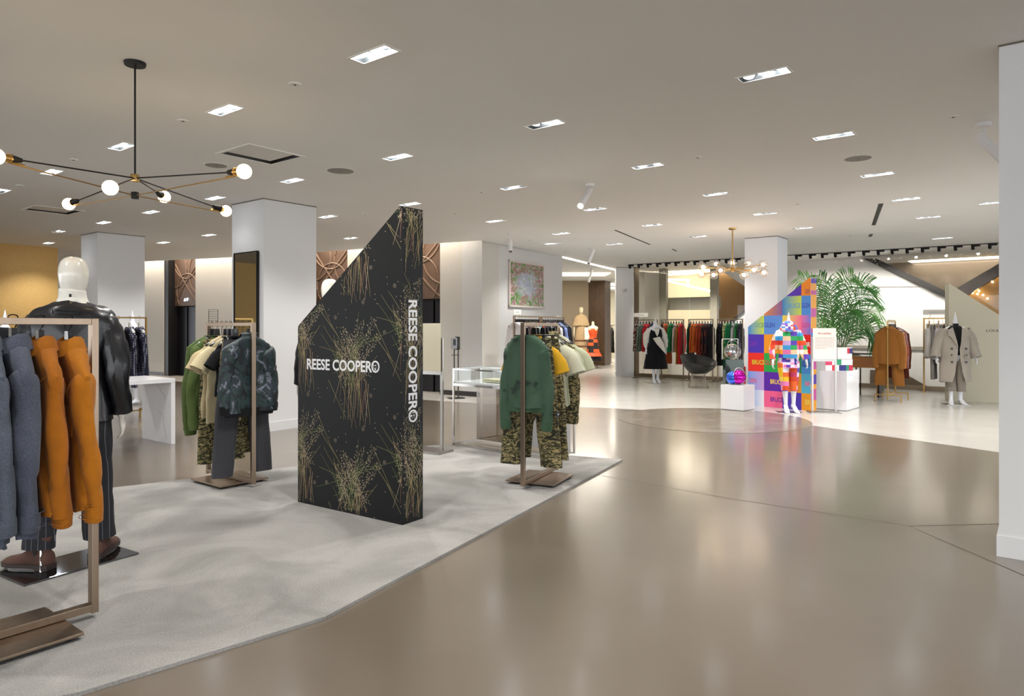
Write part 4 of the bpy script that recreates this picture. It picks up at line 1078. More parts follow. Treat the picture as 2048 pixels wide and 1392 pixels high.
bm = BM(); box(bm, (BW + .0006, .105, 1.115), (.001, .20, 2.22)); build('side_strip', bm, ramp_mat('side_print', [(0, '#4a22a8'), (.35, '#e8a020'), (.5, '#c04a9a'), (.62, '#3a7ad0'), (.75, '#5a3ab0')], scale=1.2, detail=0, stretch=(.1, .1, 2.4), rough=.45), brc, smooth=False)
bm = BM(); bm.faces.new([bm.verts.new(p) for p in ((.0, 0.0, 1.4108), (BW - .03, 0, 2.2312), (BW - .03, .21, 2.2312), (0, .21, 1.4108))])
build('top_strip', bm, mat('sq_ee8a12', '#ee8a12', .45), brc, smooth=False)
def bw(s, x, z, col, wid): text('lettering', s, mat('vinyl_' + col[1:], col, .45), Vector((x, -.0016, z)), (1, 0, 0), (0, 0, 1), width=wid, height=.083, parent=brc, bold=.018, extr=.0005)
for s, x, r, col, wid in [('BRUCE', .705, 1, '#5a9ac8', .255), ('GLEN', .985, 1, '#3a4ab0', .145), ('UCE', .135, 2, '#5aa09a', .16), ('GLEN', .312, 2, '#3a50b8', .19), ('BRUCE', .70, 2, '#f07a9a', .255), ('GLEN', .985, 2, '#d04a8a', .145),
                          ('LEN', .02, 3, '#7a2aa8', .15), ('BR', .42, 3, '#3a70c0', .10), ('BR', 1.04, 3, '#f0f0e6', .09), ('BRUCE', .075, 4, '#c8cc28', .235), ('GLEN', .315, 4, '#c83a4a', .2), ('GLEN', .982, 4, '#23348a', .15),
                          ('GEN', .01, 5, '#d85a7a', .15), ('BRUCE', .42, 5, '#f0d040', .225), ('GLEN', .65, 5, '#f0b040', .19), ('BR', 1.04, 5, '#e86a8a', .09), ('BRUCE', .42, 6, '#4a1f98', .225), ('BR', 1.04, 6, '#f0d860', .09), ('BR', 1.045, 0, '#a85a5a', .085)]:
    zc = (1.97 if r == 0 else (zb[r] + zb[r + 1]) / 2 - .04); bw(s, x, zc, col, wid)

# cream lettered panel far right
LL = g2(8.26, 13.05); LR = LL + Vector((.964, -.265, 0)) * 1.136
lou, LW = panel_thing('display_stele', 'tall cream display panel with sloping top and dark lettering beside the far right coat mannequin', LL, LR, True, 2.22, 1.41, mat('cream_panel', '#c9c3ac', .5))
text('lettering', 'LOULOU', mat('dark_letters', '#3a362e', .5), Vector((.61, -.0016, 1.32)), (1, 0, 0), (0, 0, 1), width=.36, height=.045, parent=lou, bold=.01, extr=.0005)

# ================================================================ marble table
M_marble = ramp_mat('white_marble', [(0, '#cfcfd2'), (.5, '#d9d9db'), (.66, '#d0d0d3'), (.685, '#a5a5ab'), (.71, '#d4d4d7')], scale=1.4, detail=7, distort=1.2, rough=.2, interp='LINEAR')
MTc = g2(-4.05, 8.30)
t = thing('marble_table', 'white marble slab table with grey veins left of the olive clothes rack', 'table', MTc, rz_of(V))   # local x = V, local y = -U
Lt, Wt, Ht, st = 1.75, .76, .79, .05
bm = BM(); box(bm, (Wt / 2, Lt / 2, Ht - st / 2), (Wt, Lt, st), bev=.003); build('table_top', bm, M_marble, t, smooth=False)
for y in (st / 2, Lt - st / 2):
    bm = BM(); box(bm, (Wt / 2, y, (Ht - st) / 2), (Wt, st, Ht - st), bev=.003); o = build('slab_leg', bm, M_marble, t, smooth=False)
    if y < .5:
        b2 = BM()
        for vein in ([(.12, .05), (.14, .12), (.17, .2), (.19, .3), (.15, .42), (.13, .5), (.17, .58), (.26, .63), (.36, .70), (.40, .735)], [(.19, .3), (.24, .34), (.30, .37)], [(.26, .63), (.22, .70), (.2, .73)]):
            pts = smooth_pts([(x, z, 0) for x, z in vein], 4)
            for i in range(len(pts) - 1):
                a_, b_ = pts[i], pts[i + 1]; d_ = (b_ - a_).normalized() * .0028; n_ = Vector((-d_.y, d_.x, 0))
                b2.faces.new([b2.verts.new((q.x, st + .0006, q.y)) for q in (a_ - n_, b_ - n_, b_ + n_, a_ + n_)])
        build('marble_vein', b2, mat('vein', '#7c7a80', .3), t, smooth=False)
# bag with gold chain on the table
bagp = MTc + V * .40 - U * .62 + Vector((0, 0, Ht))
bg = thing('handbag', 'small black handbag with a gold chain lying on the white marble table', 'handbag', bagp, rz_of(V))
bm = BM(); box(bm, (0, 0, .045), (.24, .15, .09), bev=.015); build('bag_body', bm, mat('black_leather_bag', '#131214', .3, coat=.3), bg)
bm = BM(); box(bm, (0, .055, .075), (.25, .1, .03), bev=.01); build('flap', bm, mat('black_leather_bag', '#131214', .3), bg)
bm = BM(); pts = smooth_pts([(-.09, -.02, .095), (-.05, .03, .13), (.0, -.03, .16), (.04, -.08, .08), (.09, -.1, .012), (.13, -.05, .01)], 10)
for i in range(0, len(pts) - 1): sphere(bm, pts[i], .0085, 8, s=(1.2, .8, 1))
build('gold_chain', bm, mat('gold_metal', '#d9a33c', .2, 1.0), bg)
bm = BM(); box(bm, (.05, -.078, .045), (.04, .006, .03), bev=.002); build('clasp', bm, mat('gold_metal', '#d9a33c', .2, 1.0), bg)

# ================================================================ chrome display console
DC = Vector((-.705, 8.12, CT)); DD = Vector((.76, -.65, 0)).normalized()
t = thing('display_console', 'chrome and glass display console behind the green sweatshirt rack', 'display table', DC, rz_of(DD))
Lc, Wc, Hc, Hs = 1.42, .5, .905, .74
for x in (.012, Lc - .012):
    for y in (.012, Wc - .012):
        bm = BM(); bar(bm, (x, y, 0), (x, y, Hc), .018, .018); build('leg', bm, M_chrome, t, smooth=False)
for z in (.02, Hc - .01):
    bm = BM()
    for y in (.012, Wc - .012): bar(bm, (.02, y, z), (Lc - .02, y, z), .016, .018)
    for x in (.012, Lc - .012): bar(bm, (x, .02, z), (x, Wc - .02, z), .016, .018)
    build('frame_rail', bm, M_chrome, t, smooth=False)
bm = BM(); box(bm, (Lc / 2, Wc / 2, Hs), (Lc - .04, Wc - .04, .02)); build('shelf', bm, M_white, t, smooth=False)
bm = BM(); box(bm, (Lc / 2, .006, Hs - .025), (Lc - .04, .012, .03)); build('shelf_edge', bm, M_chrome, t, smooth=False)
M_tint = glass('tinted_glass', (.60, .54, .47), .14)
for y in (.004, Wc - .004):
    bm = BM(); box(bm, (Lc / 2, y, (Hs + Hc) / 2), (Lc - .04, .005, Hc - Hs - .03)); build('glass_pane', bm, M_glass, t, smooth=False)
bm = BM(); box(bm, (Lc / 2, Wc / 2, Hc), (Lc - .03, Wc - .03, .006)); build('glass_top', bm, M_glass, t, smooth=False)
bm = BM(); box(bm, (Lc * .25 - .0, Wc - .1, Hs / 2), (Lc * .47, .006, Hs - .05)); build('back_pane', bm, M_tint, t, smooth=False, label='tinted glass pane')
bm = BM(); box(bm, (Lc * .75, Wc - .1, Hs / 2), (Lc * .5, .006, Hs - .05)); build('back_pane', bm, mat('frosted_pane', '#c9c7c6', .35), t, smooth=False, label='pale frosted pane')
for i, x in enumerate((.5, .83)):
    tt = thing('folded_garment', 'folded cream garment inside the chrome console, %s of two' % ('left' if i == 0 else 'right'), 'folded garment', DC + DD * x + Vector((-DD.y, DD.x, 0)) * .22 + Vector((0, 0, Hs + .011)), rz_of(DD) + (.1 if i else -.05), 'folded garments in the console')
    for j in range(2):
        bm = BM(); box(bm, (0, 0, .014 + j * .02), (.27 - j * .02, .2, .018), bev=.008); wrinkle(bm, .004, (9, 9, 9), i * 4 + j); build('fold', bm, cloth('cream_knit', '#d9d3b6'), tt)
# sign stands
def sign_stand(label, P, rz, board, zb0, zb1, wb, hpost, words=None, wp=.36, front=True, lean=0):
    t = thing('sign_stand', label, 'sign stand', P, rz)
    bm = BM(); box(bm, (0, 0, .012), (.48, .28, .024), bev=.003); build('base_plate', bm, M_steel, t, smooth=False)
    for s in (-1, 1):
        bm = BM(); bar(bm, (s * wp / 2, 0, .02), (s * wp / 2, 0, hpost), .03, .02); build('post', bm, M_steel, t, smooth=False)
    bm = BM(); bar(bm, (-wp / 2, 0, zb0 - .02), (wp / 2, 0, zb0 - .02), .03, .04); build('cross_bar', bm, M_steel, t, smooth=False)
    bm = BM(); box(bm, (0, -.022, (zb0 + zb1) / 2), (wb, .012, zb1 - zb0), bev=.002); build('sign_board', bm, board, t, smooth=False)
    if words:
        text('sign_title', words[0], mat('sign_red', '#c2304a', .5), Vector((-.10, -.0292, zb1 - .10)), (1, 0, 0), (0, 0, 1), width=.2, height=.03, parent=t, bold=.01, extr=.0004)
        for k, ln in enumerate(words[1]):
            bm = BM(); x_ = -.145; rl = random.Random(k)
            while x_ < (.14 if k < len(words[1]) - 1 else .03):
                wl = rl.uniform(.012, .04); box(bm, (x_ + wl / 2, -.0288, zb1 - .155 - k * .022), (wl, .0008, .006)); x_ += wl + .007
            build('text_line', bm, mat('sign_pink', '#c08a92', .5), t, smooth=False)
    return t
sign_stand('steel sign stand with a cream board between the dark panel and the chrome console', Vector((-.93, 7.72, CT)), rad(-30), mat('sign_cream', '#cfc7b0', .5), .90, 1.43, .36, 1.27)
sp_ = FL(1648, 826)
sign_stand('steel sign stand with a white lettered board right of the rainbow panel', sp_, rad(-8), M_sign, .885, 1.39, .36, 1.25, ('BruceGlen', range(9)))
# sanitiser dispenser
P_ = g2(*PT(912, 0, 13.6).xy)
t = thing('sanitizer_stand', 'black hand sanitizer stand against the grey wall beyond the chrome console', 'dispenser', P_, rad(20))
bm = BM(); box(bm, (0, 0, .01), (.3, .25, .02), bev=.004); build('base_plate', bm, M_blackp, t)
for x in (-.035, .045): bm = BM(); bar(bm, (x, .0, .02), (x, 0, 1.0), .02, .02); build('post', bm, M_blackp, t, smooth=False)
bm = BM(); box(bm, (.035, .02, 1.09), (.08, .09, .26), bev=.01); build('back_plate', bm, M_blackp, t)
bm = BM(); box(bm, (-.045, -.02, 1.09), (.10, .1, .22), bev=.012); build('dispenser', bm, mat('grey_plastic', '#a2a3aa', .35), t)
bm = BM(); box(bm, (-.05, -.073, 1.11), (.05, .006, .12)); build('window', bm, M_blackp, t, smooth=False)
bm = BM(); box(bm, (-.02, -.03, .86), (.13, .13, .012)); build('drip_tray', bm, M_blackp, t, smooth=False)

# ================================================================ picture and mirror
a_ = C0 + WD * .96 - WN * .025; b_ = C0 + WD * 2.466 - WN * .025; d_ = (b_ - a_).normalized()
t = thing('framed_picture', 'framed abstract floral painting in pink, green and lilac hanging on the linen wall', 'picture', (a_.x, a_.y, 1.84), rz_of(d_)); w_ = (b_ - a_).length; h_ = 1.0
bm = BM()
for c_, s_ in (((w_ / 2, 0, .02), (w_, .04, .04)), ((w_ / 2, 0, h_ - .02), (w_, .04, .04)), ((.02, 0, h_ / 2), (.04, .04, h_)), ((w_ - .02, 0, h_ / 2), (.04, .04, h_))): box(bm, c_, s_)
build('frame', bm, mat('pale_frame', '#cdc3bd', .5), t, smooth=False)
m, tt, b = base_mat('floral_paint'); N, L = tt.nodes, tt.links
co = N.new('ShaderNodeTexCoord'); n1 = N.new('ShaderNodeTexNoise'); n1.inputs['Scale'].default_value = 7; n1.inputs['Detail'].default_value = 8; n1.inputs['Distortion'].default_value = 1.4
r1 = N.new('ShaderNodeValToRGB'); E_ = r1.color_ramp.elements; E_[0].position = .28; E_[0].color = lin('#3c2a2c'); E_[1].position = .72; E_[1].color = lin('#b06a80')
for p_, c_ in ((.38, '#4f7a34'), (.45, '#6d9a52'), (.5, '#c9a6b6'), (.56, '#8a4a58'), (.62, '#7a8a5a')): e_ = E_.new(p_); e_.color = lin(c_)
n2 = N.new('ShaderNodeTexNoise'); n2.inputs['Scale'].default_value = 9; n2.inputs['Detail'].default_value = 6
r2 = N.new('ShaderNodeValToRGB'); E_ = r2.color_ramp.elements; E_[0].position = .35; E_[0].color = lin('#9aa2b8'); E_[1].position = .68; E_[1].color = lin('#dcd4e2'); e_ = E_.new(.52); e_.color = lin('#b9bccd'); e_ = E_.new(.6); e_.color = lin('#7fa58a')
vm = N.new('ShaderNodeVectorMath'); vm.operation = 'DISTANCE'; vm.inputs[1].default_value = (.5, 0, .52)
n3 = N.new('ShaderNodeMath'); n3.operation = 'MULTIPLY_ADD'; n3.inputs[1].default_value = .5; 
r3 = N.new('ShaderNodeValToRGB'); r3.color_ramp.elements[0].position = .46; r3.color_ramp.elements[1].position = .60
L.new(co.outputs['Object'], n1.inputs['Vector']); L.new(co.outputs['Object'], n2.inputs['Vector']); L.new(n1.outputs[0], r1.inputs[0]); L.new(n2.outputs[0], r2.inputs[0])
L.new(co.outputs['Generated'], vm.inputs[0]); L.new(n1.outputs[0], n3.inputs[0]); L.new(vm.outputs['Value'], n3.inputs[2]); L.new(n3.outputs[0], r3.inputs[0])
mx = N.new('ShaderNodeMix'); mx.data_type = 'RGBA'; L.new(r3.outputs[0], mx.inputs[0]); L.new(r2.outputs[0], mx.inputs[6]); L.new(r1.outputs[0], mx.inputs[7]); L.new(mx.outputs[2], b.inputs['Base Color']); b.inputs['Roughness'].default_value = .3
bm = BM(); box(bm, (w_ / 2, .0, h_ / 2), (w_ - .078, .02, h_ - .078)); build('painting', bm, m, t, smooth=False)
# tall wall mirror on the centre column's left face
cc = g2(-3.32, 9.22)
def on_face(px): # point on the face cc + V*s
    k_ = (px - HX) / FPX; s = (k_ * cc.y - cc.x) / (V.x - k_ * V.y); return cc + V * s
m1, m0 = on_face(519), on_face(472.5)
off = -U * .035
t = thing('wall_mirror', 'tall narrow mirror with a dark frame on the shaded side of the central column', 'mirror', m0 + off, rz_of(m1 - m0)); w_ = (m1 - m0).length
bm = BM(); box(bm, (w_ / 2, .012, 1.32), (w_ - .02, .02, 2.2)); build('mirror_glass', bm, M_mirror, t, smooth=False)
bm = BM()
for c_, s_ in (((.006, .01, 1.32), (.012, .035, 2.22)), ((w_ - .006, .01, 1.32), (.012, .035, 2.22)), ((w_ / 2, .01, 2.425), (w_, .035, .012)), ((w_ / 2, .01, .215), (w_, .035, .012))): box(bm, c_, s_)
build('frame', bm, M_black, t, smooth=False)
# wire card holder over the olive rack
P_ = R2 + V * .66 + Vector((0, 0, 1.445))
t = thing('wire_sign_holder', 'thin black wire card holder above the olive sweatshirts on the left rack', 'card holder', P_, rad(10))
bm = BM()
for x in (-.04, .04): tube(bm, [(x, 0, 0), (x, 0, .12)], .0022, 6)
for k in range(6): tube(bm, [(-.04, 0, .02 + k * .02), (.04, 0, .02 + k * .02)], .0018, 6)
build('wire_frame', bm, M_black, t)
# ================================================================ mannequins
M_fig = mat('mannequin_white', '#e9e6dc', 0.22, coat=.5)
M_figw = mat('mannequin_cool_white', '#e6e8ee', 0.3, coat=.3)
def hand(bm, w, d, side, sc=1.0):
    """w: wrist point, d: direction of the hand; palm faces the thigh, five bent fingers"""
    d = d.normalized(); fwd = Vector((0, 1, 0)); fwd = (fwd - d * fwd.dot(d)).normalized(); inn = Vector((-side, 0, 0)); inn = (inn - d * inn.dot(d)).normalized()
    tube(bm, [w - d * .01, w + d * .03 * sc, w + d * .06 * sc, w + d * .088 * sc], [(.019, .026), (.017, .034), (.016, .038), (.013, .036)], 10, up=fwd)
    for k, (o, ln) in enumerate([(.028, .070), (.010, .080), (-.009, .074), (-.027, .058)]):
        b = w + d * .08 * sc + fwd * o * sc
        pts = [b, b + d * ln * .42 * sc + inn * .004, b + (d * .95 + inn * .28).normalized() * ln * .72 * sc, b + (d * .86 + inn * .5).normalized() * ln * sc]
        tube(bm, pts, [.0095 * sc, .009 * sc, .0082 * sc, .0062 * sc], 8, up=fwd)
    b = w + d * .025 * sc + fwd * .028 * sc
    tube(bm, [b, b + (d * .7 + fwd * .6).normalized() * .035 * sc, b + (d * .85 + fwd * .4 + inn * .3).normalized() * .065 * sc], [.012 * sc, .011 * sc, .008 * sc], 8)
def fig_body(h=1.82, feet=((-.10, 0, 0), (.10, 0, 0)), hands=((-.27, .04, .86), (.27, .04, .86)), head='egg', female=False, ankle=.08, heel=0.0, legs=True, arms=True, heady=.0):
    """feet: (x, y, turn); hands: wrist points. Facing +Y"""
    k = h / 1.82; bm = BM(); sh = .185 if female else .205
    T = [(.84, .10, .085), (.90, .155 if not female else .165, .11), (.97, .165 if not female else .175, .115), (1.08, .135 if female else .145, .095), (1.16, .115 if female else .14, .088), (1.28, .145, .105), (1.38, .165, .11), (1.45, sh, .095), (1.495, sh * .86, .07), (1.525, .075, .06), (1.56, .055, .055)]
    N = 24; loft(bm, [[Vector((w_ * math.cos(a), d_ * math.sin(a) + (.012 if z > 1.2 else 0), z)) * k for a in [2 * PI * i / N for i in range(N)]] for z, w_, d_ in T], True, True)
    if head == 'egg':
        lathe(bm, [(.050, 1.52), (.046, 1.57), (.048, 1.60)], 18, (0, .01 * k, 0), Matrix.Scale(k, 4))
        prof = [(0, 1.572), (.030, 1.575), (.052, 1.59), (.066, 1.62), (.077, 1.665), (.083, 1.71), (.081, 1.752), (.069, 1.79), (.047, 1.812), (.02, 1.8195), (0, 1.82)]
        N2 = 28
        loft(bm, [[Vector((r * math.cos(a) * .95, r * math.sin(a) * 1.13 + .022 + (.012 if z < 1.66 else 0) * max(0, math.sin(a)), z)) * k for a in [2 * PI * i / N2 for i in range(N2)]] for r, z in prof[1:-1]], True, True)
    elif head == 'cone':
        lathe(bm, [(.058, 1.50), (.050, 1.54), (.040, 1.60), (.020, 1.72), (.006, 1.80), (.001, 1.815)], 20, (0, .01, 0), Matrix.Scale(k, 4))
    if arms:
        for s, hd in ((-1, hands[0]), (1, hands[1])):
            S = Vector((s * (sh - .02), .0, 1.455)) * k; W_ = Vector(hd) * k
            mid = (S + W_) / 2; el = mid + Vector((s * .025, -.05, 0)) * k
            pts = smooth_pts([S, S.lerp(el, .5) + Vector((s * .01, 0, 0)), el, el.lerp(W_, .5), W_], 4)
            n = len(pts); tube(bm, pts, [lerp(.047, .026, (i / (n - 1)) ** .9) * k for i in range(n)], 14)
            hand(bm, W_, (W_ - el), s, k)
    if legs:
        for s, ft in ((-1, feet[0]), (1, feet[1])):
            H = Vector((s * .085, 0, .92)) * k; A = Vector((ft[0], ft[1], ankle + heel)); K = H.lerp(A, .5) + Vector((0, .025, 0))
            pts = smooth_pts([H, H.lerp(K, .5), K, K.lerp(A, .4) + Vector((0, -.012, 0)), A], 5); n = len(pts)
            tube(bm, pts, [interp([(0, .088), (.45, .056), (.62, .056), (1, .034)], i / (n - 1)) * k for i in range(n)], 16)
            c, sn = math.cos(ft[2]), math.sin(ft[2]); R_ = Matrix(((c, -sn, 0), (sn, c, 0), (0, 0, 1)))
            F = [(-.055, .035 + heel, .026, .034), (-.02, .055 + heel, .034, .05), (.04, .045 + heel * .6, .036, .042), (.11, .028, .042, .026), (.16, .020, .040, .019), (.195, .014, .024, .013)]
            loft(bm, [[A + R_ @ Vector((w_ * math.cos(a), y, 0)) + Vector((0, 0, z - ankle - heel + h_ * math.sin(a))) for a in [2 * PI * i / 14 for i in range(14)]] for y, z, w_, h_ in F], True, True)
    return bm
def fig(name_label, cat, P, rz, m=None, h=1.82, group=None, base=None, rod=None, body=True, **k):
    t = thing('mannequin', name_label, cat, P, rz, group)
    if body:
        o = build('mannequin_body', fig_body(h=h, **k), m or M_figw, t, smooth=True, angle=180)
        md = o.modifiers.new('merge', 'REMESH'); md.mode = 'VOXEL'; md.voxel_size = .009; md.use_smooth_shade = True
        md2 = o.modifiers.new('soft', 'SMOOTH'); md2.iterations = 4; md2.factor = .5
    if base:
        (bx, by), (sx, sy_), br, bmt = base
        bm = BM(); box(bm, (bx, by, .006), (sx, sy_, .012), rz=br, bev=.002); build('base_plate', bm, bmt, t, smooth=False)
    if rod: bm = BM(); tube(bm, [rod[0], rod[1]], .008, 10); build('support_rod', bm, M_chrome, t)
    return t
def ring_cloth(nm, t, levels, m, N=40, folds=0.0, nf=9, seed=0, amp=.006, sub=4, sc=(7, 7, 4), label=None, open_top=True):
    """levels: (z, half width, half depth, y centre)"""
    rs = random.Random(seed); ph = rs.uniform(0, 6); L = []
    pts = smooth_pts([(a[1], a[2], a[0]) for a in levels], sub); yc = smooth_pts([(a[3], 0, 0) for a in levels], sub)
    n = len(pts); bm = BM(); rings = []
    for i, (p, y) in enumerate(zip(pts, yc)):
        f = i / (n - 1); ring = []
        for k in range(N):
            a = 2 * PI * k / N; q = 1 + folds * f ** 1.3 * (math.sin(nf * a + ph) * .6 + math.sin((nf * 2 - 3) * a + ph * 3) * .4)
            ring.append(Vector((p.x * q * math.cos(a), p.y * q * math.sin(a) + y.x, p.z)))
        rings.append(ring)
    loft(bm, rings); wrinkle(bm, amp, sc, seed); crease(bm, amp * .8, (8, 8, 7), seed + 2)
    return build(nm, bm, m, t, label=label)
def limb_cloth(nm, t, pts, radii, m, seed=0, amp=.006, N=20, flat=1.0, up=Vector((0, 1, 0)), sc=(10, 10, 7)):
    P = smooth_pts(pts, 6); n = len(P); bm = BM()
    rr = []
    for i in range(n):
        f = i / (n - 1) * (len(radii) - 1); a = int(min(f, len(radii) - 2)); r = lerp(radii[a], radii[a + 1], f - a); rr.append((r, r * flat))
    tube(bm, P, rr, N, False, up=up); wrinkle(bm, amp, sc, seed); crease(bm, amp, (10, 10, 12), seed + 3)
    return build(nm, bm, m, t)
def sleeve_on(t, s, sh, wrist, radii, m, seed=0, amp=.008, h=1.82, **k):
    S = Vector((s * (sh - .045), 0, 1.43)); W_ = Vector(wrist); el = (S + W_) / 2 + Vector((s * .025, -.05, 0)) 
    return limb_cloth('sleeve', t, [S + Vector((-s * .02, 0, .02)), S + Vector((s * .02, 0, -.06)), el, W_ - (W_ - el) * .05], radii, m, seed, amp, **k)

# ---- near mannequin seen from behind, leather jacket
M_leather = mat('black_leather', '#0e0f14', 0.36, coat=.15, bump=.12, bscale=45)
def stripes(name, bg, fg, sc, rot=0):
    m, t, b = base_mat(name); N, L = t.nodes, t.links; co = N.new('ShaderNodeTexCoord'); sx = N.new('ShaderNodeSeparateXYZ'); L.new(co.outputs['Object'], sx.inputs[0])
    ml = N.new('ShaderNodeMath'); ml.operation = 'MULTIPLY'; ml.inputs[1].default_value = sc; fr = N.new('ShaderNodeMath'); fr.operation = 'FRACT'
    gt = N.new('ShaderNodeMath'); gt.operation = 'GREATER_THAN'; gt.inputs[1].default_value = .94
    mx = N.new('ShaderNodeMix'); mx.data_type = 'RGBA'; mx.inputs[6].default_value = lin(bg); mx.inputs[7].default_value = lin(fg)
    L.new(sx.outputs[0], ml.inputs[0]); L.new(ml.outputs[0], fr.inputs[0]); L.new(fr.outputs[0], gt.inputs[0]); L.new(gt.outputs[0], mx.inputs[0]); L.new(mx.outputs[2], b.inputs['Base Color']); b.inputs['Roughness'].default_value = .85
    return m
M_pin = stripes('pinstripe_wool', '#15161c', '#6a6d78', 32)
mp = Vector((-2.575, 4.04, CT)); mrz = rad(17)
LF, RF = (-.150, -.075, rad(62)), (.125, .085, rad(-6))
t = fig('white egg-head mannequin seen from behind in a black leather jacket and brown boots', 'mannequin', mp, mrz, M_fig, 1.80, feet=(LF, RF), hands=((-.265, .0, .87), (.257, .02, .87)), ankle=.09,
        base=((-.01, .0), (.34, .62), rad(-29) - mrz * 0 - rad(20), mat('dark_chrome', '#7a7c82', .06, 1.0)), rod=(Vector((-.115, -.14, .01)), Vector((-.13, -.10, .32))))
ring_cloth('jacket_body', t, [(1.535, .078, .068, .0), (1.515, .125, .085, .0), (1.49, .185, .105, .0), (1.44, .222, .125, .0), (1.34, .215, .14, .0), (1.20, .195, .135, 0), (1.08, .192, .135, 0), (.95, .205, .145, 0), (.84, .212, .15, 0)], M_leather, 48, .02, 5, 3, .009)
sleeve_on(t, -1, .22, (-.27, .0, .865), (.050, .070, .072, .062, .056), M_leather, 4, .012)
sleeve_on(t, 1, .22, (.262, .02, .865), (.050, .070, .072, .062, .056), M_leather, 6, .012)
bm = BM()
for a_, b_ in (((-.085, 1.487), (.045, 1.487)), ((-.085, 1.463), (.045, 1.463)), ((-.085, 1.487), (-.085, 1.463)), ((.045, 1.487), (.045, 1.463))): bar(bm, (a_[0] + .02, -.118, a_[1]), (b_[0] + .02, -.118, b_[1]), .004, .004)
build('neck_tab', bm, M_black, t, smooth=False)
bm = BM(); tube(bm, [Vector((0, -.098, 1.50)), Vector((0, -.131, 1.42)), Vector((0, -.143, 1.3)), Vector((0, -.137, 1.1)), Vector((0, -.150, .86))], .0022, 6); build('back_seam', bm, M_black, t)
ring_cloth('turtleneck', t, [(1.605, .058, .062, .012), (1.60, .066, .070, .012), (1.57, .069, .072, .01), (1.55, .074, .074, .006), (1.52, .092, .085, .0), (1.50, .12, .09, 0)], cloth('white_knit', '#e4e4dc', .03), 36, .03, 7, 2, .006)
bm = BM(); box(bm, (.012, -.078, 1.568), (.012, .004, .018)); build('turtleneck_label', bm, M_black, t, smooth=False)
for s, f_ in ((-1, LF), (1, RF)):
    limb_cloth('trouser_leg', t, [(s * .09, 0, .93), (s * .105, 0, .75), (lerp(s * .09, f_[0], .55), lerp(0, f_[1], .5), .5), (f_[0], f_[1], .13)], (.115, .105, .088, .082), M_pin, 8 + s, .006, 24)
def boot(t, f_, m, ms, me_, sc=1.0):
    c, sn = math.cos(f_[2]), math.sin(f_[2]); X = Matrix.Translation((f_[0], f_[1], .012)) @ Matrix.Rotation(f_[2], 4, 'Z')
    bm = BM(); N = 20
    F = [(-.085, .055, .030, .022), (-.078, .062, .040, .05), (-.05, .07, .043, .062), (0, .075, .044, .064), (.05, .065, .045, .052), (.10, .050, .050, .038), (.15, .043, .051, .032), (.19, .039, .043, .027), (.215, .034, .028, .018), (.222, .032, .012, .008)]
    loft(bm, [[X @ Vector((w_ * math.copysign(abs(math.cos(a)) ** .9, math.cos(a)), y, z + h_ * math.sin(a) - .005)) for a in [2 * PI * i / N for i in range(N)]] for y, z, w_, h_ in F], True, True)
    loft(bm, [[X @ Vector((w_ * math.cos(a), d_ * math.sin(a) + yc, z)) for a in [2 * PI * i / N for i in range(N)]] for z, w_, d_, yc in [(.06, .042, .07, -.012), (.10, .041, .058, -.022), (.15, .043, .055, -.026), (.185, .046, .058, -.028), (.188, .038, .05, -.028)]], False, True)
    o = build('boot', bm, m, t)
    bm = BM()
    S = [(-.092, .034), (-.07, .046), (0, .043), (.05, .045), (.10, .054), (.16, .055), (.20, .044), (.228, .022)]
    lo = [X @ Vector((w_, y, 0)) for y, w_ in S] + [X @ Vector((-w_, y, 0)) for y, w_ in reversed(S)]
    prism(bm, lo, (0, 0, .022)); bmesh.ops.recalc_face_normals(bm, faces=bm.faces[:])
    H_ = [(-.092, .034), (-.07, .046), (-.02, .044)]; lo = [X @ Vector((w_, y, -.010)) for y, w_ in H_] + [X @ Vector((-w_, y, -.010)) for y, w_ in reversed(H_)]
    prism(bm, lo, (0, 0, .012))
    for v_ in bm.verts: v_.co.z += .012
    build('sole', bm, ms, o, smooth=False)
    bm = BM()
    for s_ in (-1, 1):
        bm.faces.new([bm.verts.new(X @ Vector((s_ * .0465, y, z))) for y, z in ((-.045, .185), (-.005, .185), (-.008, .11), (-.022, .085), (-.036, .11))])
    build('elastic_gusset', bm, me_, o, smooth=False)
for f_ in (LF, RF): boot(t, f_, mat('brown_suede', '#4d3228', .85, var=.12, scale=12, bump=.2, bscale=80), mat('boot_sole', '#2a1e1a', .5), mat('dark_elastic', '#1e1716', .8))

# ---- mannequin hidden behind the dark stele: only its head rises above the slope
t = fig('white egg-head mannequin rising behind the sloping edge of the dark panel', 'mannequin', Vector((-1.66, 6.30, CT)), rad(20), M_fig, 1.83, base=((0, 0), (.34, .34), 0, M_chrome))
ring_cloth('jumper', t, [(1.56, .06, .06, .0), (1.5, .18, .1, .0), (1.42, .22, .125, .0), (1.2, .20, .13, 0), (.9, .21, .14, 0)], C_black, 30)
sleeve_on(t, -1, .21, (-.27, .04, .86), (.07, .07, .06, .05), C_black); sleeve_on(t, 1, .21, (.27, .04, .86), (.07, .07, .06, .05), C_black)
for s in (-1, 1): limb_cloth('trouser_leg', t, [(s * .09, 0, .93), (s * .1, 0, .6), (s * .1, 0, .1)], (.11, .09, .08), C_char)
# ---- cone-head mannequin behind the marble table
t = fig('cone-head mannequin in navy behind the slim brass rack and marble table', 'mannequin', g2(*PT(266, 0, 12.6).xy), rad(150), M_figw, 1.74, head='cone', female=True, base=((0, 0), (.36, .36), 0, M_chrome))
ring_cloth('dress', t, [(1.42, .08, .07, 0), (1.38, .19, .10, 0), (1.2, .17, .12, 0), (1.05, .14, .11, 0), (.85, .20, .15, 0), (.5, .27, .2, 0)], C_navy, 32, .05)
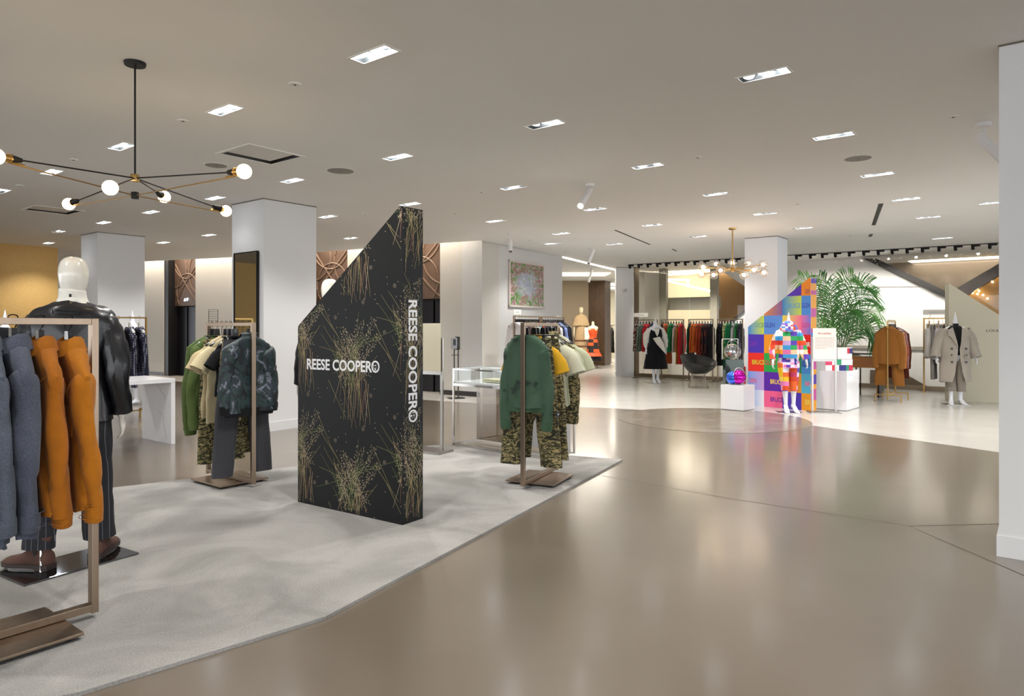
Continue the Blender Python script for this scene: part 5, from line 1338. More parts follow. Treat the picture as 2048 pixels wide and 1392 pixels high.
# ---- cone head by the gold wall
t = fig('cone-head mannequin in black by the gold wall at the far left', 'mannequin', g2(*PT(11, 0, 9.4).xy), rad(180), M_figw, 1.66, head='cone', female=True, base=((0, 0), (.36, .36), 0, M_chrome))
ring_cloth('dress', t, [(1.40, .08, .07, 0), (1.34, .19, .10, 0), (1.15, .17, .12, 0), (1.0, .14, .11, 0), (.8, .19, .15, 0), (.5, .24, .18, 0)], C_black, 32, .05)

# ---- patchwork mannequin
def patch_mat(name, sc, cols, off=(0, 0, 0)):
    m, t, b = base_mat(name); N, L = t.nodes, t.links; co = N.new('ShaderNodeTexCoord'); mp_ = N.new('ShaderNodeMapping'); mp_.inputs['Scale'].default_value = (sc, sc * .25, sc * 1.5); mp_.inputs['Location'].default_value = off
    fl = N.new('ShaderNodeVectorMath'); fl.operation = 'FLOOR'; wn = N.new('ShaderNodeTexWhiteNoise'); wn.noise_dimensions = '3D'
    r = N.new('ShaderNodeValToRGB'); r.color_ramp.interpolation = 'CONSTANT'; e = r.color_ramp.elements; n = len(cols)
    e[0].color = lin(cols[0]); e[1].position = 1 / n; e[1].color = lin(cols[1])
    for i, c in enumerate(cols[2:]): k_ = e.new((i + 2) / n); k_.color = lin(c)
    L.new(co.outputs['Object'], mp_.inputs[0]); L.new(mp_.outputs[0], fl.inputs[0]); L.new(fl.outputs[0], wn.inputs['Vector']); L.new(wn.outputs['Value'], r.inputs[0]); L.new(r.outputs[0], b.inputs['Base Color']); b.inputs['Roughness'].default_value = .7
    return m
PC = ['#e8501e', '#f2f0ee', '#3a9ad8', '#f0a020', '#2aa65a', '#c8a4dc', '#d8301e', '#5a3ab0', '#f0c8a0', '#e070a8']
M_patch = patch_mat('patchwork', 9, PC); M_patch2 = patch_mat('patchwork_legs', 9, ['#f0c020', '#f0a0b8', '#6a4ac0', '#e86a2a', '#e8e0f0', '#c83a6a', '#f0d060', '#e07ab8', '#d84a20'])
M_patch3 = patch_mat('patchwork_scarf', 24, ['#e8e0f4', '#f0e8f0', '#7a5ac0', '#f0a8c0', '#e8501e', '#f4f2f0', '#4a8ad8', '#f2f0ee'])
pD = g2(*FL(1577, 825).xy)
t = fig('cone-head mannequin in patchwork hooded jacket and leggings before the rainbow panel', 'mannequin', pD, rad(172), M_figw, 1.68, head='cone', female=True, feet=((-.085, -.02, rad(10)), (.05, .03, rad(-4))), hands=((-.285, .06, .93), (.285, .08, .92)), heel=.06, base=((0, .02), (.36, .26), 0, M_steel))
k_ = 1.68 / 1.82
ring_cloth('jacket_body', t, [(1.40, .10, .085, 0), (1.37, .14, .10, 0), (1.33, .17, .115, 0), (1.2, .175, .13, 0), (1.0, .165, .13, 0), (.90, .162, .13, 0)], M_patch, 44, .03, 6, 1, .012)
for s, hx in ((-1, -.30), (1, .285)):
    limb_cloth('sleeve', t, [(s * .135, 0, 1.33), (s * .19, -.01, 1.2), (s * .235, -.02, 1.04), (s * .265, .05, .87)], (.05, .068, .068, .064, .045), M_patch, 3 + s, .012)
ring_cloth('hood_scarf', t, [(1.50, .055, .06, .02), (1.47, .095, .10, .02), (1.43, .115, .12, .02), (1.38, .13, .13, .015), (1.33, .11, .12, .03)], M_patch3, 36, .10, 7, 4, .016)
ring_cloth('shorts', t, [(.95, .14, .11, 0), (.88, .15, .12, 0), (.80, .158, .125, 0), (.74, .165, .13, 0)], patch_mat('stripe_shorts', 16, ['#5a3ab0', '#d8c8f0', '#e070b0', '#3a2a90', '#f0a0c0', '#e8e0f4']), 40, .05, 7, 5, .01)
for s, x, y, z1 in ((-1, -.075, -.02, .42), (1, .05, .03, .42)):
    limb_cloth('legging', t, [(s * .085 * k_, 0, .84), (s * .08, .01, .68), (lerp(s * .085, x, .5), lerp(0, y, .5) + .02, .48), (lerp(s * .085, x, .65), y * .65 + .015, z1 - .06)], (.098, .088, .066, .058), M_patch2, 7 + s, .004)

# ---- coat mannequin
M_coat = cloth('oatmeal_wool', '#a39b90', .06, 60); M_btn = mat('black_button', '#15120f', .3)
pE = g2(*PT(1910, 0, 12.55).xy)
t = fig('cone-head mannequin in an oversized oatmeal double-breasted coat beside the cream lettered panel', 'mannequin', pE, rad(168), M_figw, 1.71, head='cone', female=True, feet=((-.09, 0, rad(8)), (.07, .02, rad(-20))), hands=((-.33, .04, .92), (.33, .04, .92)), heel=.03, base=((0, .03), (.38, .28), 0, M_steel))
ring_cloth('turtleneck', t, [(1.47, .05, .055, .01), (1.44, .062, .065, .01), (1.40, .13, .10, .01), (1.34, .168, .128, .0), (1.2, .155, .135, 0), (1.05, .14, .125, 0), (.9, .15, .11, 0)], C_black, 30)
bm = BM(); N = 44; rings = []
LV = [(1.415, .085, .08), (1.39, .16, .105), (1.345, .225, .125), (1.2, .235, .155), (1.0, .24, .165), (.8, .25, .17), (.62, .26, .18), (.42, .265, .185)]
for z, w_, d_ in [(p.z, p.x, p.y) for p in smooth_pts([(a[1], a[2], a[0]) for a in LV], 4)]:
    gap = interp([(.42, 22), (.62, 12), (.9, 5), (1.0, 3), (1.2, 14), (1.415, 48)], z)      # opening in front, degrees
    rings.append([Vector((w_ * math.sin(a) * (1 + .03 * math.sin(6 * a) * (1.4 - z)), d_ * math.cos(a), z)) for a in [rad(gap) + (2 * PI - 2 * rad(gap)) * i / (N - 1) for i in range(N)]])
loft(bm, rings, loop=False); wrinkle(bm, .008, (6, 6, 4), 4); build('coat_body', bm, M_coat, t)
for s in (-1, 1):
    limb_cloth('sleeve', t, [(s * .17, 0, 1.36), (s * .245, -.01, 1.22), (s * .295, 0, 1.04), (s * .335, .04, .86)], (.075, .092, .085, .085), M_coat, 6 + s, .008)
    bm = BM(); lp = [(s * .075, .100, 1.405), (s * .155, .125, 1.36), (s * .175, .150, 1.25), (s * .13, .158, 1.235), (s * .015, .182, 1.03), (s * .035, .172, 1.16)]
    prism(bm, lp, (0, .008, 0)); bmesh.ops.recalc_face_normals(bm, faces=bm.faces[:]); build('lapel', bm, M_coat, t, smooth=False)
    for z in (1.02, .90, .78):
        bm = BM(); y_ = interp([(.78, .170), (1.02, .163)], z) + .0; lathe(bm, [(0, 0), (.019, 0), (.02, .006), (0, .008)], 14, (s * .115, y_ * math.cos(math.asin(.115 / .245)) + .022, z), Matrix.Rotation(-PI / 2, 4, 'X')); build('button', bm, M_btn, t)
    bm = BM(); box(bm, (s * .145, .152, .88), (.12, .012, .05), rz=-s * .55, bev=.004); build('pocket_flap', bm, M_coat, t)
    f_ = (-.09, 0) if s < 0 else (.07, .02)
    limb_cloth('trouser_leg', t, [(s * .085, 0, .86), (s * .09, 0, .65), (lerp(s * .09, f_[0], .7), .01, .42), (f_[0], f_[1] + .005, .24)], (.11, .095, .08, .078), cloth('stone_wool', '#8b8378', .06), 2 + s, .006)

# ---- black and white dress mannequin by the shopfront
pC = g2(*FL(1311, 766).xy)
t = fig('cone-head mannequin in a black dress with white flap and sleeves by the shopfront', 'mannequin', pC, rad(185), M_figw, 1.72, head='cone', female=True, feet=((-.06, 0, rad(5)), (.05, .02, rad(-5))), hands=((-.27, .04, .92), (.27, .04, .92)), heel=.05, base=((0, 0), (.52, .34), 0, M_steel))
M_whs = cloth('white_silk', '#d8d4cc', .03)
ring_cloth('dress', t, [(1.40, .085, .075, 0), (1.37, .15, .10, 0), (1.2, .175, .125, 0), (1.04, .145, .115, 0), (.85, .215, .155, 0), (.6, .27, .19, 0), (.36, .31, .21, 0)], C_black, 40, .06, 7, 2, .01)
for s in (-1, 1): limb_cloth('sleeve', t, [(s * .15, 0, 1.36), (s * .22, -.01, 1.22), (s * .25, 0, 1.06), (s * .27, .04, .90)], (.06, .085, .075, .04), M_whs, 5 + s, .01)
bm = BM(); prism(bm, [(-.14, .135, 1.12), (.02, .15, 1.16), (-.09 + .0, .155, 1.0), (-.26, .20, .70)] if False else [(.11, .135, 1.13), (-.06, .150, 1.17), (-.16, .165, 1.0), (-.22, .20, .72), (.02, .185, .98)], (0, .008, 0)); bmesh.ops.recalc_face_normals(bm, faces=bm.faces[:]); build('white_flap', bm, M_whs, t, smooth=False)
bm = BM(); prism(bm, [(-.075, .105, 1.38), (.075, .105, 1.38), (.04, .135, 1.25), (0, .14, 1.17), (-.04, .135, 1.25)], (0, .006, 0)); bmesh.ops.recalc_face_normals(bm, faces=bm.faces[:]); build('white_front', bm, M_whs, t, smooth=False)

# ---- passage mannequins
pf = FL(1162, 733)
t = thing('display_platform', 'low pale metal platform with thin legs under the beige-dressed passage mannequin', 'platform', pf + Vector((0, 0, 0)), rad(5))
bm = BM(); box(bm, (0, 0, .30), (.75, .6, .04)); build('platform_top', bm, mat('platform_stone', '#aca596', .5), t, smooth=False)
for sx in (-1, 1):
    for sy_ in (-1, 1): bm = BM(); bar(bm, (sx * .34, sy_ * .26, 0), (sx * .34, sy_ * .26, .28), .03, .03); build('leg', bm, M_steel, t, smooth=False)
M_lace = ramp_mat('beige_lace', [(0, '#a98c68'), (.45, '#c9ad86'), (.62, '#bfa27a')], scale=26, detail=3, interp='LINEAR'); M_lace2 = cloth('brown_lace', '#7c5a40', .1)
t = fig('cream egg-head mannequin in a tiered beige lace dress on the passage platform', 'mannequin', pf + Vector((0, 0, .32)), rad(190), mat('mannequin_cream', '#e0d2ae', .35), 1.82, female=True, base=((0, 0), (.3, .3), 0, M_steel))
ring_cloth('cape_top', t, [(1.56, .06, .06, 0), (1.5, .17, .11, 0), (1.42, .23, .14, 0), (1.28, .28, .17, 0), (1.15, .31, .18, 0)], M_lace, 36, .04)
ring_cloth('long_skirt', t, [(1.2, .14, .12, 0), (1.0, .19, .15, 0), (.7, .215, .17, 0), (.3, .25, .19, 0), (.18, .26, .2, 0)], M_lace, 36, .05)
for z, w_, d_ in ((1.50, .075, .072), (.62, .232, .182), (.42, .247, .193)):
    ring_cloth('lace_band', t, [(z + .02, w_, d_, 0), (z, w_ + .012, d_ + .01, 0), (z - .035, w_ + .01, d_ + .01, 0)], M_lace2, 30, .03)
pb = FL(1186, 737)
t = thing('dress_form', 'headless cream dress form in an orange and black dress on a tripod stand', 'dress form', pb, rad(180))
o = build('bust', fig_body(1.74, head=None, female=True, legs=False, arms=False), mat('linen_form', '#dccdb0', .7), t, angle=180)
md = o.modifiers.new('merge', 'REMESH'); md.mode = 'VOXEL'; md.voxel_size = .012; md.use_smooth_shade = True
bm = BM(); lathe(bm, [(.045, 1.48), (.045, 1.56), (.035, 1.60), (.0, 1.61)], 16); build('neck_cap', bm, mat('linen_form', '#dccdb0', .7), t)
bm = BM(); tube(bm, [(0, 0, .1), (0, 0, .85)], .018, 10)
for k in range(3): a = 2 * PI * k / 3 + .4; tube(bm, [(0, 0, .22), (math.cos(a) * .12, math.sin(a) * .12, .1), (math.cos(a) * .26, math.sin(a) * .26, .015)], .012, 8)
build('tripod_stand', bm, M_chrome, t)
M_orb = patch_mat('orange_black_print', 6, ['#e0561e', '#1a1614', '#e0561e', '#c8481a', '#1a1614'])
ring_cloth('bodice', t, [(1.36, .145, .115, 0), (1.25, .155, .12, 0), (1.1, .125, .10, 0), (1.02, .13, .11, 0)], mat('orange_silk', '#d8501c', .5), 30)
ring_cloth('skirt', t, [(1.04, .13, .11, 0), (.9, .17, .14, 0), (.7, .2, .16, 0), (.5, .24, .2, 0)], M_orb, 36, .06)
ring_cloth('orange_ruffle', t, [(.55, .24, .19, 0), (.48, .28, .22, 0), (.42, .30, .25, 0)], mat('orange_silk', '#d8501c', .5), 36, .1)
ring_cloth('black_ruffle', t, [(.46, .26, .21, 0), (.36, .29, .23, 0), (.27, .30, .25, 0)], C_black, 36, .1)
bm = BM(); P_ = PT(1171, 680, 24.4); box(bm, (P_.x + .06, 24.4, 1.19), (.18, .02, .42)); tag(build('passage_sign', bm, M_sign, smooth=False), 'white board standing between the two passage mannequins', 'sign')
bm = BM(); bar(bm, (P_.x + .06, 24.42, 0), (P_.x + .06, 24.42, 1.0), .02, .02); o = build('sign_pole', bm, M_steel, bpy.data.objects['passage_sign'], smooth=False)
# rack glimpsed beyond the bronze pier
rk = g2(*PT(1222, 0, 27.5).xy); wall_rack('rack of dark clothes glimpsed beyond the bronze pier', rk, Vector((1, .1, 0)).normalized(), 1.0, 1.5)
hang_row(rk, Vector((1, .1, 0)).normalized(), 1.0, 1.5, 'from left on the rack beyond the bronze pier', [('jacket', w_, cloth('py_' + w_.split()[0], c_), dict(W=.2, L=.95, dep=.05, sl=.6, slope=.1)) for w_, c_ in (('black coat', '#141214'), ('wine red coat', '#5a1f24'), ('inky blue coat', '#1c2030'))], 'coats beyond the bronze pier', low=True)

# ---- white stole of drape on far right racks
RB = bpy.data
FB = g2(*FL(1751.7, 803).xy); BB = (g2(*FL(1824, 802).xy) - g2(*FL(1800, 807).xy))
RQ = g2(7.015, 12.88); DQ = Vector((.64, .77, 0)).normalized()
leg_rack('brass rack with ochre shirt and trousers right of the palm', RQ, DQ, .66, 1.53, foot=.44)
hang_row(RQ, DQ, .66, 1.53, 'from the front on the brass rack right of the palm', [
    ('shirt', 'ochre brown overshirt', cloth('ochre_twill', '#8f5c26', .06), dict(t=.06, W=.235, L=.66, dep=.05, sl=.62, sr=(.085, .055), slope=.09, collar='stand', ch=.035, amp=.012)),
    ('trousers', 'ochre brown trousers', cloth('ochre_twill', '#8f5c26', .06), dict(t=.13, hw=.19, L=1.05, dep=.035, spread=.14, lw=.115, lw1=.10)),
    ('shirt', 'tan shirt', cloth('tan_twill', '#b5783a'), dict(t=.20, W=.235, L=.70, dep=.03, sl=.62, slope=.09, amp=.01)),
    ('shirt', 'pale stone shirt', cloth('stone_twill', '#b9ab98'), dict(t=.27, W=.23, L=.70, dep=.03, sl=.62, slope=.09)),
    ('shirt', 'brick orange shirt', cloth('brick_twill', '#a84a20'), dict(t=.34, W=.235, L=.70, dep=.03, sl=.62, slope=.09)),
    ('shirt', 'lilac grey shirt', cloth('lilac_twill', '#9a93a0'), dict(t=.41, W=.235, L=.72, dep=.03, sl=.62, slope=.09)),
    ('shirt', 'rust brown shirt', cloth('rustb_twill', '#7c3a1e'), dict(t=.48, W=.24, L=.72, dep=.035, sl=.64, slope=.09)),
    ('jacket', 'dark chestnut jacket', cloth('chestnut', '#5c2a1c'), dict(t=.55, W=.25, L=.95, dep=.04, sl=.64, slope=.09)),
    ('jacket', 'black chore jacket', C_black, dict(t=.61, W=.24, L=.7, dep=.03, sl=.62, slope=.09))],
    'clothes on the brass rack right of the palm', low=False, mhook=M_hookc)
RS = g2(*PT(1848, 0, 14.98).xy) - U * 0
wall_rack('slim brass rack of grey separates with a white sign, beside the coat mannequin', RS, -V, 1.0, 1.61, M_brass)
hang_row(RS, -V, 1.0, 1.61, 'from left on the rack beside the coat mannequin', [
    ('jacket', 'pale grey cape jacket', cloth('pale_grey_wool', '#b3aeaa'), dict(t=.10, W=.25, L=.72, dep=.05, sl=.55, sr=(.1, .1), slope=.1)),
    ('trousers', 'grey wool trousers', cloth('mid_grey_wool', '#8a8582'), dict(t=.18, hw=.18, L=1.15, dep=.03, spread=.1, lw=.11)),
    ('jacket', 'light grey wool jacket', cloth('light_grey_wool', '#a8a4a4'), dict(t=.27, W=.24, L=.8, dep=.045, sl=.6, sr=(.09, .08), slope=.1)),
    ('trousers', 'taupe wool trousers', cloth('taupe_wool', '#7f7873'), dict(t=.35, hw=.18, L=1.2, dep=.03, spread=.1, lw=.11)),
    ('shirt', 'lavender grey shirt', cloth('lav_wool', '#a6a0b0'), dict(t=.43, W=.22, L=.75, dep=.03, sl=.6, slope=.1)),
    ('jacket', 'black knit top', C_black, dict(t=.52, W=.22, L=.75, dep=.04, sl=.6, slope=.1)),
    ('jacket', 'second black knit top', C_black, dict(t=.62, W=.22, L=.75, dep=.04, sl=.6, slope=.1))],
    'separates on the rack beside the coat mannequin', low=True, mhook=M_hookc, mh=M_brass)
rack_sign('white sign board above the grey separates beside the coat mannequin', Vector((RS.x, RS.y, 1.675)) + V * .02, Vector((RS.x, RS.y, 1.675)) - V * .52, -V, .11, 'LOULOU STUDIO')
# ================================================================ chandelier with bare globe bulbs
M_bulb = emit('warm_bulb', '#ffdfae', 10.0)
canopy = CE(270, 125); hub = Vector((canopy.x, canopy.y, 2.375)); hub2 = Vector((canopy.x, canopy.y, 2.262))
t = thing('chandelier', 'black and brass chandelier with bare globe bulbs on crossing rods hanging at the upper left', 'chandelier', canopy)
def rel(p): return p - canopy
bm = BM(); lathe(bm, [(.0, -.022), (.062, -.022), (.066, -.008), (.066, 0)], 28); build('ceiling_canopy', bm, M_black, t)
bm = BM(); tube(bm, [Vector((0, 0, -.02)), rel(hub)], .006, 10); build('drop_rod', bm, M_black, t)
bm = BM(); box(bm, rel(hub), (.042, .042, .05), bev=.006); build('upper_hub', bm, M_brass, t)
bm = BM(); box(bm, rel(hub2), (.036, .036, .045), bev=.004); build('lower_hub', bm, M_black, t)
ends = [Vector((-1.545, 3.98, 2.30)), Vector((-3.23, 5.03, 2.30)), Vector((-2.21, 5.33, 2.30)), Vector((-2.715, 3.63, 2.30)), Vector((-2.30, 3.95, 2.20)), Vector((-2.53, 5.02, 2.35))]
for i, e in enumerate(ends):
    d = (e - hub).normalized(); sk = e - d * .105
    bm = BM(); tube(bm, [rel(hub), rel(sk)], .0045, 8); build('upper_rod', bm, M_black, t)
    if i != 5 and i != 4:
        bm = BM(); tube(bm, [rel(hub2), rel(sk + d * .02 - Vector((0, 0, .026))), rel(sk + d * .045 - Vector((0, 0, .02)))], .004, 8); build('lower_rod', bm, M_brass, t)
        bm = BM(); tube(bm, [rel(sk - d * .05 - Vector((0, 0, .028))), rel(sk + d * .045 - Vector((0, 0, .018)))], .008, 8); build('rod_clamp', bm, M_brass, t)
    bm = BM(); tube(bm, [rel(sk - d * .035), rel(sk + d * .03)], [.012, .024], 16); o = build('socket', bm, M_black, t)
    b2 = BM(); tube(b2, [rel(sk + d * .03), rel(sk + d * .038)], .0265, 16); tube(b2, [rel(sk + d * .038), rel(sk + d * .068)], [.023, .021], 16); build('brass_ring', b2, M_brass, o)
    bm = BM(); sphere(bm, rel(e), .042, 24); build('bulb', bm, M_bulb, t)
# ================================================================ glass-globe chandelier on the right
can = CE(1465, 456); t = thing('chandelier', 'brass branching chandelier with clear glass globes above the rainbow panel', 'chandelier', can)
H = Vector((can.x, can.y, 2.41)); rel = lambda p: p - can
bm = BM(); lathe(bm, [(.0, -.03), (.06, -.028), (.065, -.01), (.065, 0)], 24); build('ceiling_canopy', bm, M_brass, t)
bm = BM(); tube(bm, [Vector((0, 0, -.02)), rel(H)], .012, 10); build('drop_rod', bm, M_brass, t)
bm = BM(); lathe(bm, [(.0, -.05), (.03, -.04), (.045, 0), (.03, .04), (0, .05)], 16, rel(H)); build('centre_hub', bm, M_brass, t)
M_globe = glass('globe_glass', (1, .96, .92), .16)
M_gb = emit('globe_bulb', '#ffe2b8', 9)
for px, py, Y in [(1406, 534, 11.7), (1403, 548, 12.1), (1432, 528, 12.35), (1441, 541, 11.6), (1427, 550, 11.9), (1465, 526, 12.1), (1488, 550, 11.75), (1497, 527, 12.3), (1508, 540, 11.65), (1526, 529, 12.0), (1528, 545, 11.8)]:
    g = PT(px, py, Y); d = (g - H).normalized()
    bm = BM(); tube(bm, [rel(H), rel(g - d * .06)], .008, 8); tube(bm, [rel(g - d * .075), rel(g - d * .04)], [.01, .02], 10); build('branch_arm', bm, M_brass, t)
    bm = BM(); sphere(bm, rel(g), .076, 20); o = build('glass_globe', bm, M_globe, t)
    bm = BM(); sphere(bm, rel(g), .032, 12); build('bulb', bm, M_gb, o)
ld = bpy.data.lights.new('globe_light', 'POINT'); ld.energy = 4; ld.color = (1, .85, .7); ld.shadow_soft_size = .5
lo = bpy.data.objects.new('globe_light', ld); COL.objects.link(lo); lo.parent = t; lo.location = rel(H) - Vector((0, 0, .15))

# ================================================================ ceiling fittings
def vent(i, q, label):
    cs = [CE(*a) for a in q]; c = sum(cs, Vector()) / 4; t = thing('ceiling_vent', label, 'air vent', c, rz_of(V))
    build('frame', frame_bm(.30, .32, .035, -.006, 0), M_trim, t, smooth=False)
    bm = BM(); box(bm, (0, 0, .022), (.44, .48, .012)); build('centre_plate', bm, mat('vent_plate', '#e4e2de', .5), t, smooth=False)
    bm = BM(); loft(bm, [[Vector((x * .27, y * .29, 0)) for x, y in ((-1, -1), (1, -1), (1, 1), (-1, 1))], [Vector((x * .25, y * .27, .12)) for x, y in ((-1, -1), (1, -1), (1, 1), (-1, 1))]], False, True); build('duct_throat', bm, mat('duct_dark', '#3a3733', .4, .6), t, smooth=False)
vent(0, VENT[0], 'square white air vent with a floating plate, in the ceiling right of the bulb chandelier')
vent(1, VENT[1], 'distant square air vent in the ceiling below the bulb chandelier at the far left')
def disc(px, py, r, label, cat, nm, hole=False, g=None):
    c = CE(px, py); t = thing(nm, label, cat, c, 0, g)
    bm = BM(); lathe(bm, [(0, -.006), (r * .92, -.006), (r, 0)], 32); build('cover_plate', bm, M_trim, t)
    if r > .1: 
        bm = BM(); lathe(bm, [(r * .80, -.0075), (r * .84, -.0075), (r * .84, -.006), (r * .80, -.006)], 32); build('grille_ring', bm, mat('grille', '#8f8c86', .6), t)
    bm = BM(); lathe(bm, [(0, -.010), (.010, -.010), (.010, -.006)], 10); build('centre_stud', bm, mat('grille_dark', '#5a5650', .5), t)
disc(681, 341, .17, 'large round speaker grille in the ceiling left of centre', 'speaker', 'ceiling_speaker')
disc(1716, 316, .15, 'large round speaker grille in the ceiling at the right', 'speaker', 'ceiling_speaker')
disc(432, 330, .13, 'round speaker grille in the ceiling just left of the vent', 'speaker', 'ceiling_speaker')
for i, (px, py, w_) in enumerate([(590, 168, 'near top left of centre'), (366, 241, 'left of the vent'), (147, 319, 'above the bulb chandelier arms at left'), (1906, 233, 'near the right-hand spotlight'), (1395, 314, 'right of centre'), (963, 384, 'above the dark panel to the right'),
                                 (1595, 408, 'before the tall white column'), (910, 426, 'just right of the dark panel top'), (40, 371, 'at the far left edge'), (1060, 480, 'above the framed picture'), (1700, 470, 'above the palm'), (730, 428, 'left of the dark panel top')]):
    disc(px, py, .045, 'small round sprinkler cover in the ceiling %s' % w_, 'sprinkler', 'sprinkler_cover', g='sprinkler covers in the ceiling')
for i, (a_, b_, w_) in enumerate(SLOT):
    p, q = CE(*a_), CE(*b_); bm = BM(); d_ = (q - p).normalized(); n_ = Vector((-d_.y, d_.x, 0)) * w_ / 2; z_ = Vector((0, 0, -.005))
    prism(bm, [p - n_ + z_, q - n_ + z_, q + n_ + z_, p + n_ + z_], (0, 0, .003)); bmesh.ops.recalc_face_normals(bm, faces=bm.faces[:])
    tag(build('slot_diffuser', bm, mat('slot_black', '#1d1a18', .6), smooth=False), ['long black slot diffuser in the ceiling left of the globe chandelier', 'short black slot in the ceiling beyond the long left slot', 'long black slot diffuser in the ceiling above the palm', 'short black slot in the ceiling beyond the slot above the palm'][i], 'air slot')
M_sw = mat('spot_white', '#e4e4e4', .35)
def spot(px, py, tail, head, Yh, label, on=False, sc=1.0):
    c = CE(px, py); t = thing('ceiling_spotlight', label, 'spotlight', c)
    a_ = PT(tail[0], tail[1], Yh[0]) - c; b_ = PT(head[0], head[1], Yh[1]) - c; piv = a_.lerp(b_, .35)
    bm = BM(); lathe(bm, [(0, -.03 * sc), (.055 * sc, -.03 * sc), (.055 * sc, 0)], 20); build('mount', bm, M_sw, t)
    bm = BM(); bar(bm, (0, 0, -.02), piv, .02 * sc, .012 * sc); build('bracket', bm, M_sw, t, smooth=False)
    bm = BM(); tube(bm, [a_, b_], .038 * sc, 20); o = build('lamp_tube', bm, M_sw, t)
    d = (b_ - a_).normalized(); bm = BM(); tube(bm, [b_ - d * .002, b_ + d * .003], .032 * sc, 18); build('lens', bm, emit('spot_lens', '#ffffff', 12) if on else mat('lens_dark', '#55555a', .2), o)
spot(1966, 246, (1956, 272), (2006, 318), (5.75, 5.6), 'large white cylinder spotlight hanging from the ceiling at the right by the near column', sc=1.1)
spot(1180, 368, (1180, 378), (1161, 412), (8.6, 8.2), 'white ceiling spotlight with a lit lens above the middle of the floor', True)
spot(1020, 466, (1021, 482), (1021, 503), (12.7, 12.6), 'white ceiling spotlight pointing down before the framed picture')
spot(1182, 497, (1187, 500), (1177, 527), (15.0, 14.9), 'white ceiling spotlight at the passage entrance, upper of two')
spot(1184, 537, (1184, 540), (1177, 565), (20.0, 19.9), 'white ceiling spotlight farther inside the passage')
# black track with heads along the shopfront
A_, B_ = CE(1257, 529), CE(2010, 484.5); td = (B_ - A_).normalized()
t = thing('track_rail', 'long thin black ceiling track carrying spotlights along the shopfront', 'track', A_, 0)
bm = BM(); bar(bm, Vector((0, 0, -.008)), (B_ - A_) - Vector((0, 0, .008)), .022, .016); build('rail', bm, M_black, t, smooth=False)
heads = [1260, 1278, 1296, 1315, 1333, 1352, 1371, 1390, 1410, 1432, 1453, 1473, 1594, 1622, 1646, 1672, 1700, 1729, 1758, 1786, 1816, 1847, 1880, 1913, 1948, 1982]
rzt = rz_of(td)
def on_track(px):
    k = (px - HX) / FPX; s = (k * A_.y - A_.x) / (td.x - k * td.y); return A_ + td * s
for i, px in enumerate(heads):
    p = on_track(px)
    nth = (ORD + ['seventeenth', 'eighteenth', 'nineteenth', 'twentieth', 'twenty-first', 'twenty-second', 'twenty-third', 'twenty-fourth', 'twenty-fifth', 'twenty-sixth'])[i]
    t = thing('track_spotlight', 'black track spotlight, %s from the left along the shopfront track' % nth, 'spotlight', p, rzt, 'black spotlights on the shopfront track')
    bm = BM(); box(bm, (.055, 0, -.035), (.11, .03, .035), bev=.003); build('adapter', bm, M_black, t, smooth=False)
    lz = rad(35)
    bm = BM(); tube(bm, [Vector((-.02, 0, -.02)), Vector((-.02, .05, -.10))], .033, 14); o = build('lamp_head', bm, M_black, t)
    bm = BM(); tube(bm, [Vector((-.02, .0495, -.099)), Vector((-.02, .051, -.1015))], .027, 14); build('lens', bm, emit('track_lens', '#fff8ea', 4), o)
    if i % 2 == 0 and i > 1:
        ld = bpy.data.lights.new('track_light', 'SPOT'); ld.energy = 65 if i < 12 else 48; ld.spot_size = rad(75); ld.spot_blend = .8; ld.shadow_soft_size = .03; ld.color = (1, .97, .93)
        lo = bpy.data.objects.new('track_light', ld); COL.objects.link(lo); lo.location = p + Vector((0, 0, -.11)) + U * .06
        dv = (U * 1.0 + Vector((0, 0, -1.45 if i < 12 else -.85))).normalized(); lo.rotation_euler = dv.to_track_quat('-Z', 'Y').to_euler()

# ================================================================ bowl lounge chair
cP = FL(1397, 776); t = thing('lounge_chair', 'black leather bowl lounge chair on a flared wire base before the shopfront racks', 'chair', cP, rad(25))
bm = BM(); NW = 44
for k in range(NW):
    a = 2 * PI * k / NW
    tube(bm, [Vector((r * math.cos(a), r * math.sin(a), z)) for r, z in ((.235, .008), (.20, .10), (.165, .22), (.150, .30), (.19, .36), (.27, .42))], .0045, 4, caps=False)
for r, z in ((.235, .008), (.165, .22), (.19, .36)):
    tube(bm, [Vector((r * math.cos(2 * PI * k / 40), r * math.sin(2 * PI * k / 40), z)) for k in range(41)], .005, 5, caps=False)
build('wire_base', bm, mat('nickel_wire', '#a89c90', .3, 1.0), t)
N = 48; bm = BM(); prof = [(.10, .330), (.20, .345), (.31, .40), (.385, .45), (.42, .51), (.43, .545), (.41, .547), (.375, .50), (.32, .455), (.22, .43), (.08, .42)]
def lift(a, r): return .22 * max(0, r - .25) / .17 * (0.5 + .5 * math.sin(a))
loft(bm, [[Vector((r * math.cos(a), r * .92 * math.sin(a), z + lift(a, r))) for a in [2 * PI * i / N for i in range(N)]] for r, z in prof], True, True)
build('bowl_shell', bm, mat('chair_leather', '#131314', .3, coat=.3), t)
bm = BM(); sphere(bm, Vector((0, -.03, .455)), 1, 28, s=(.27, .25, .055)); build('seat_cushion', bm, mat('chair_leather_soft', '#1b1a19', .4, bump=.1), t)

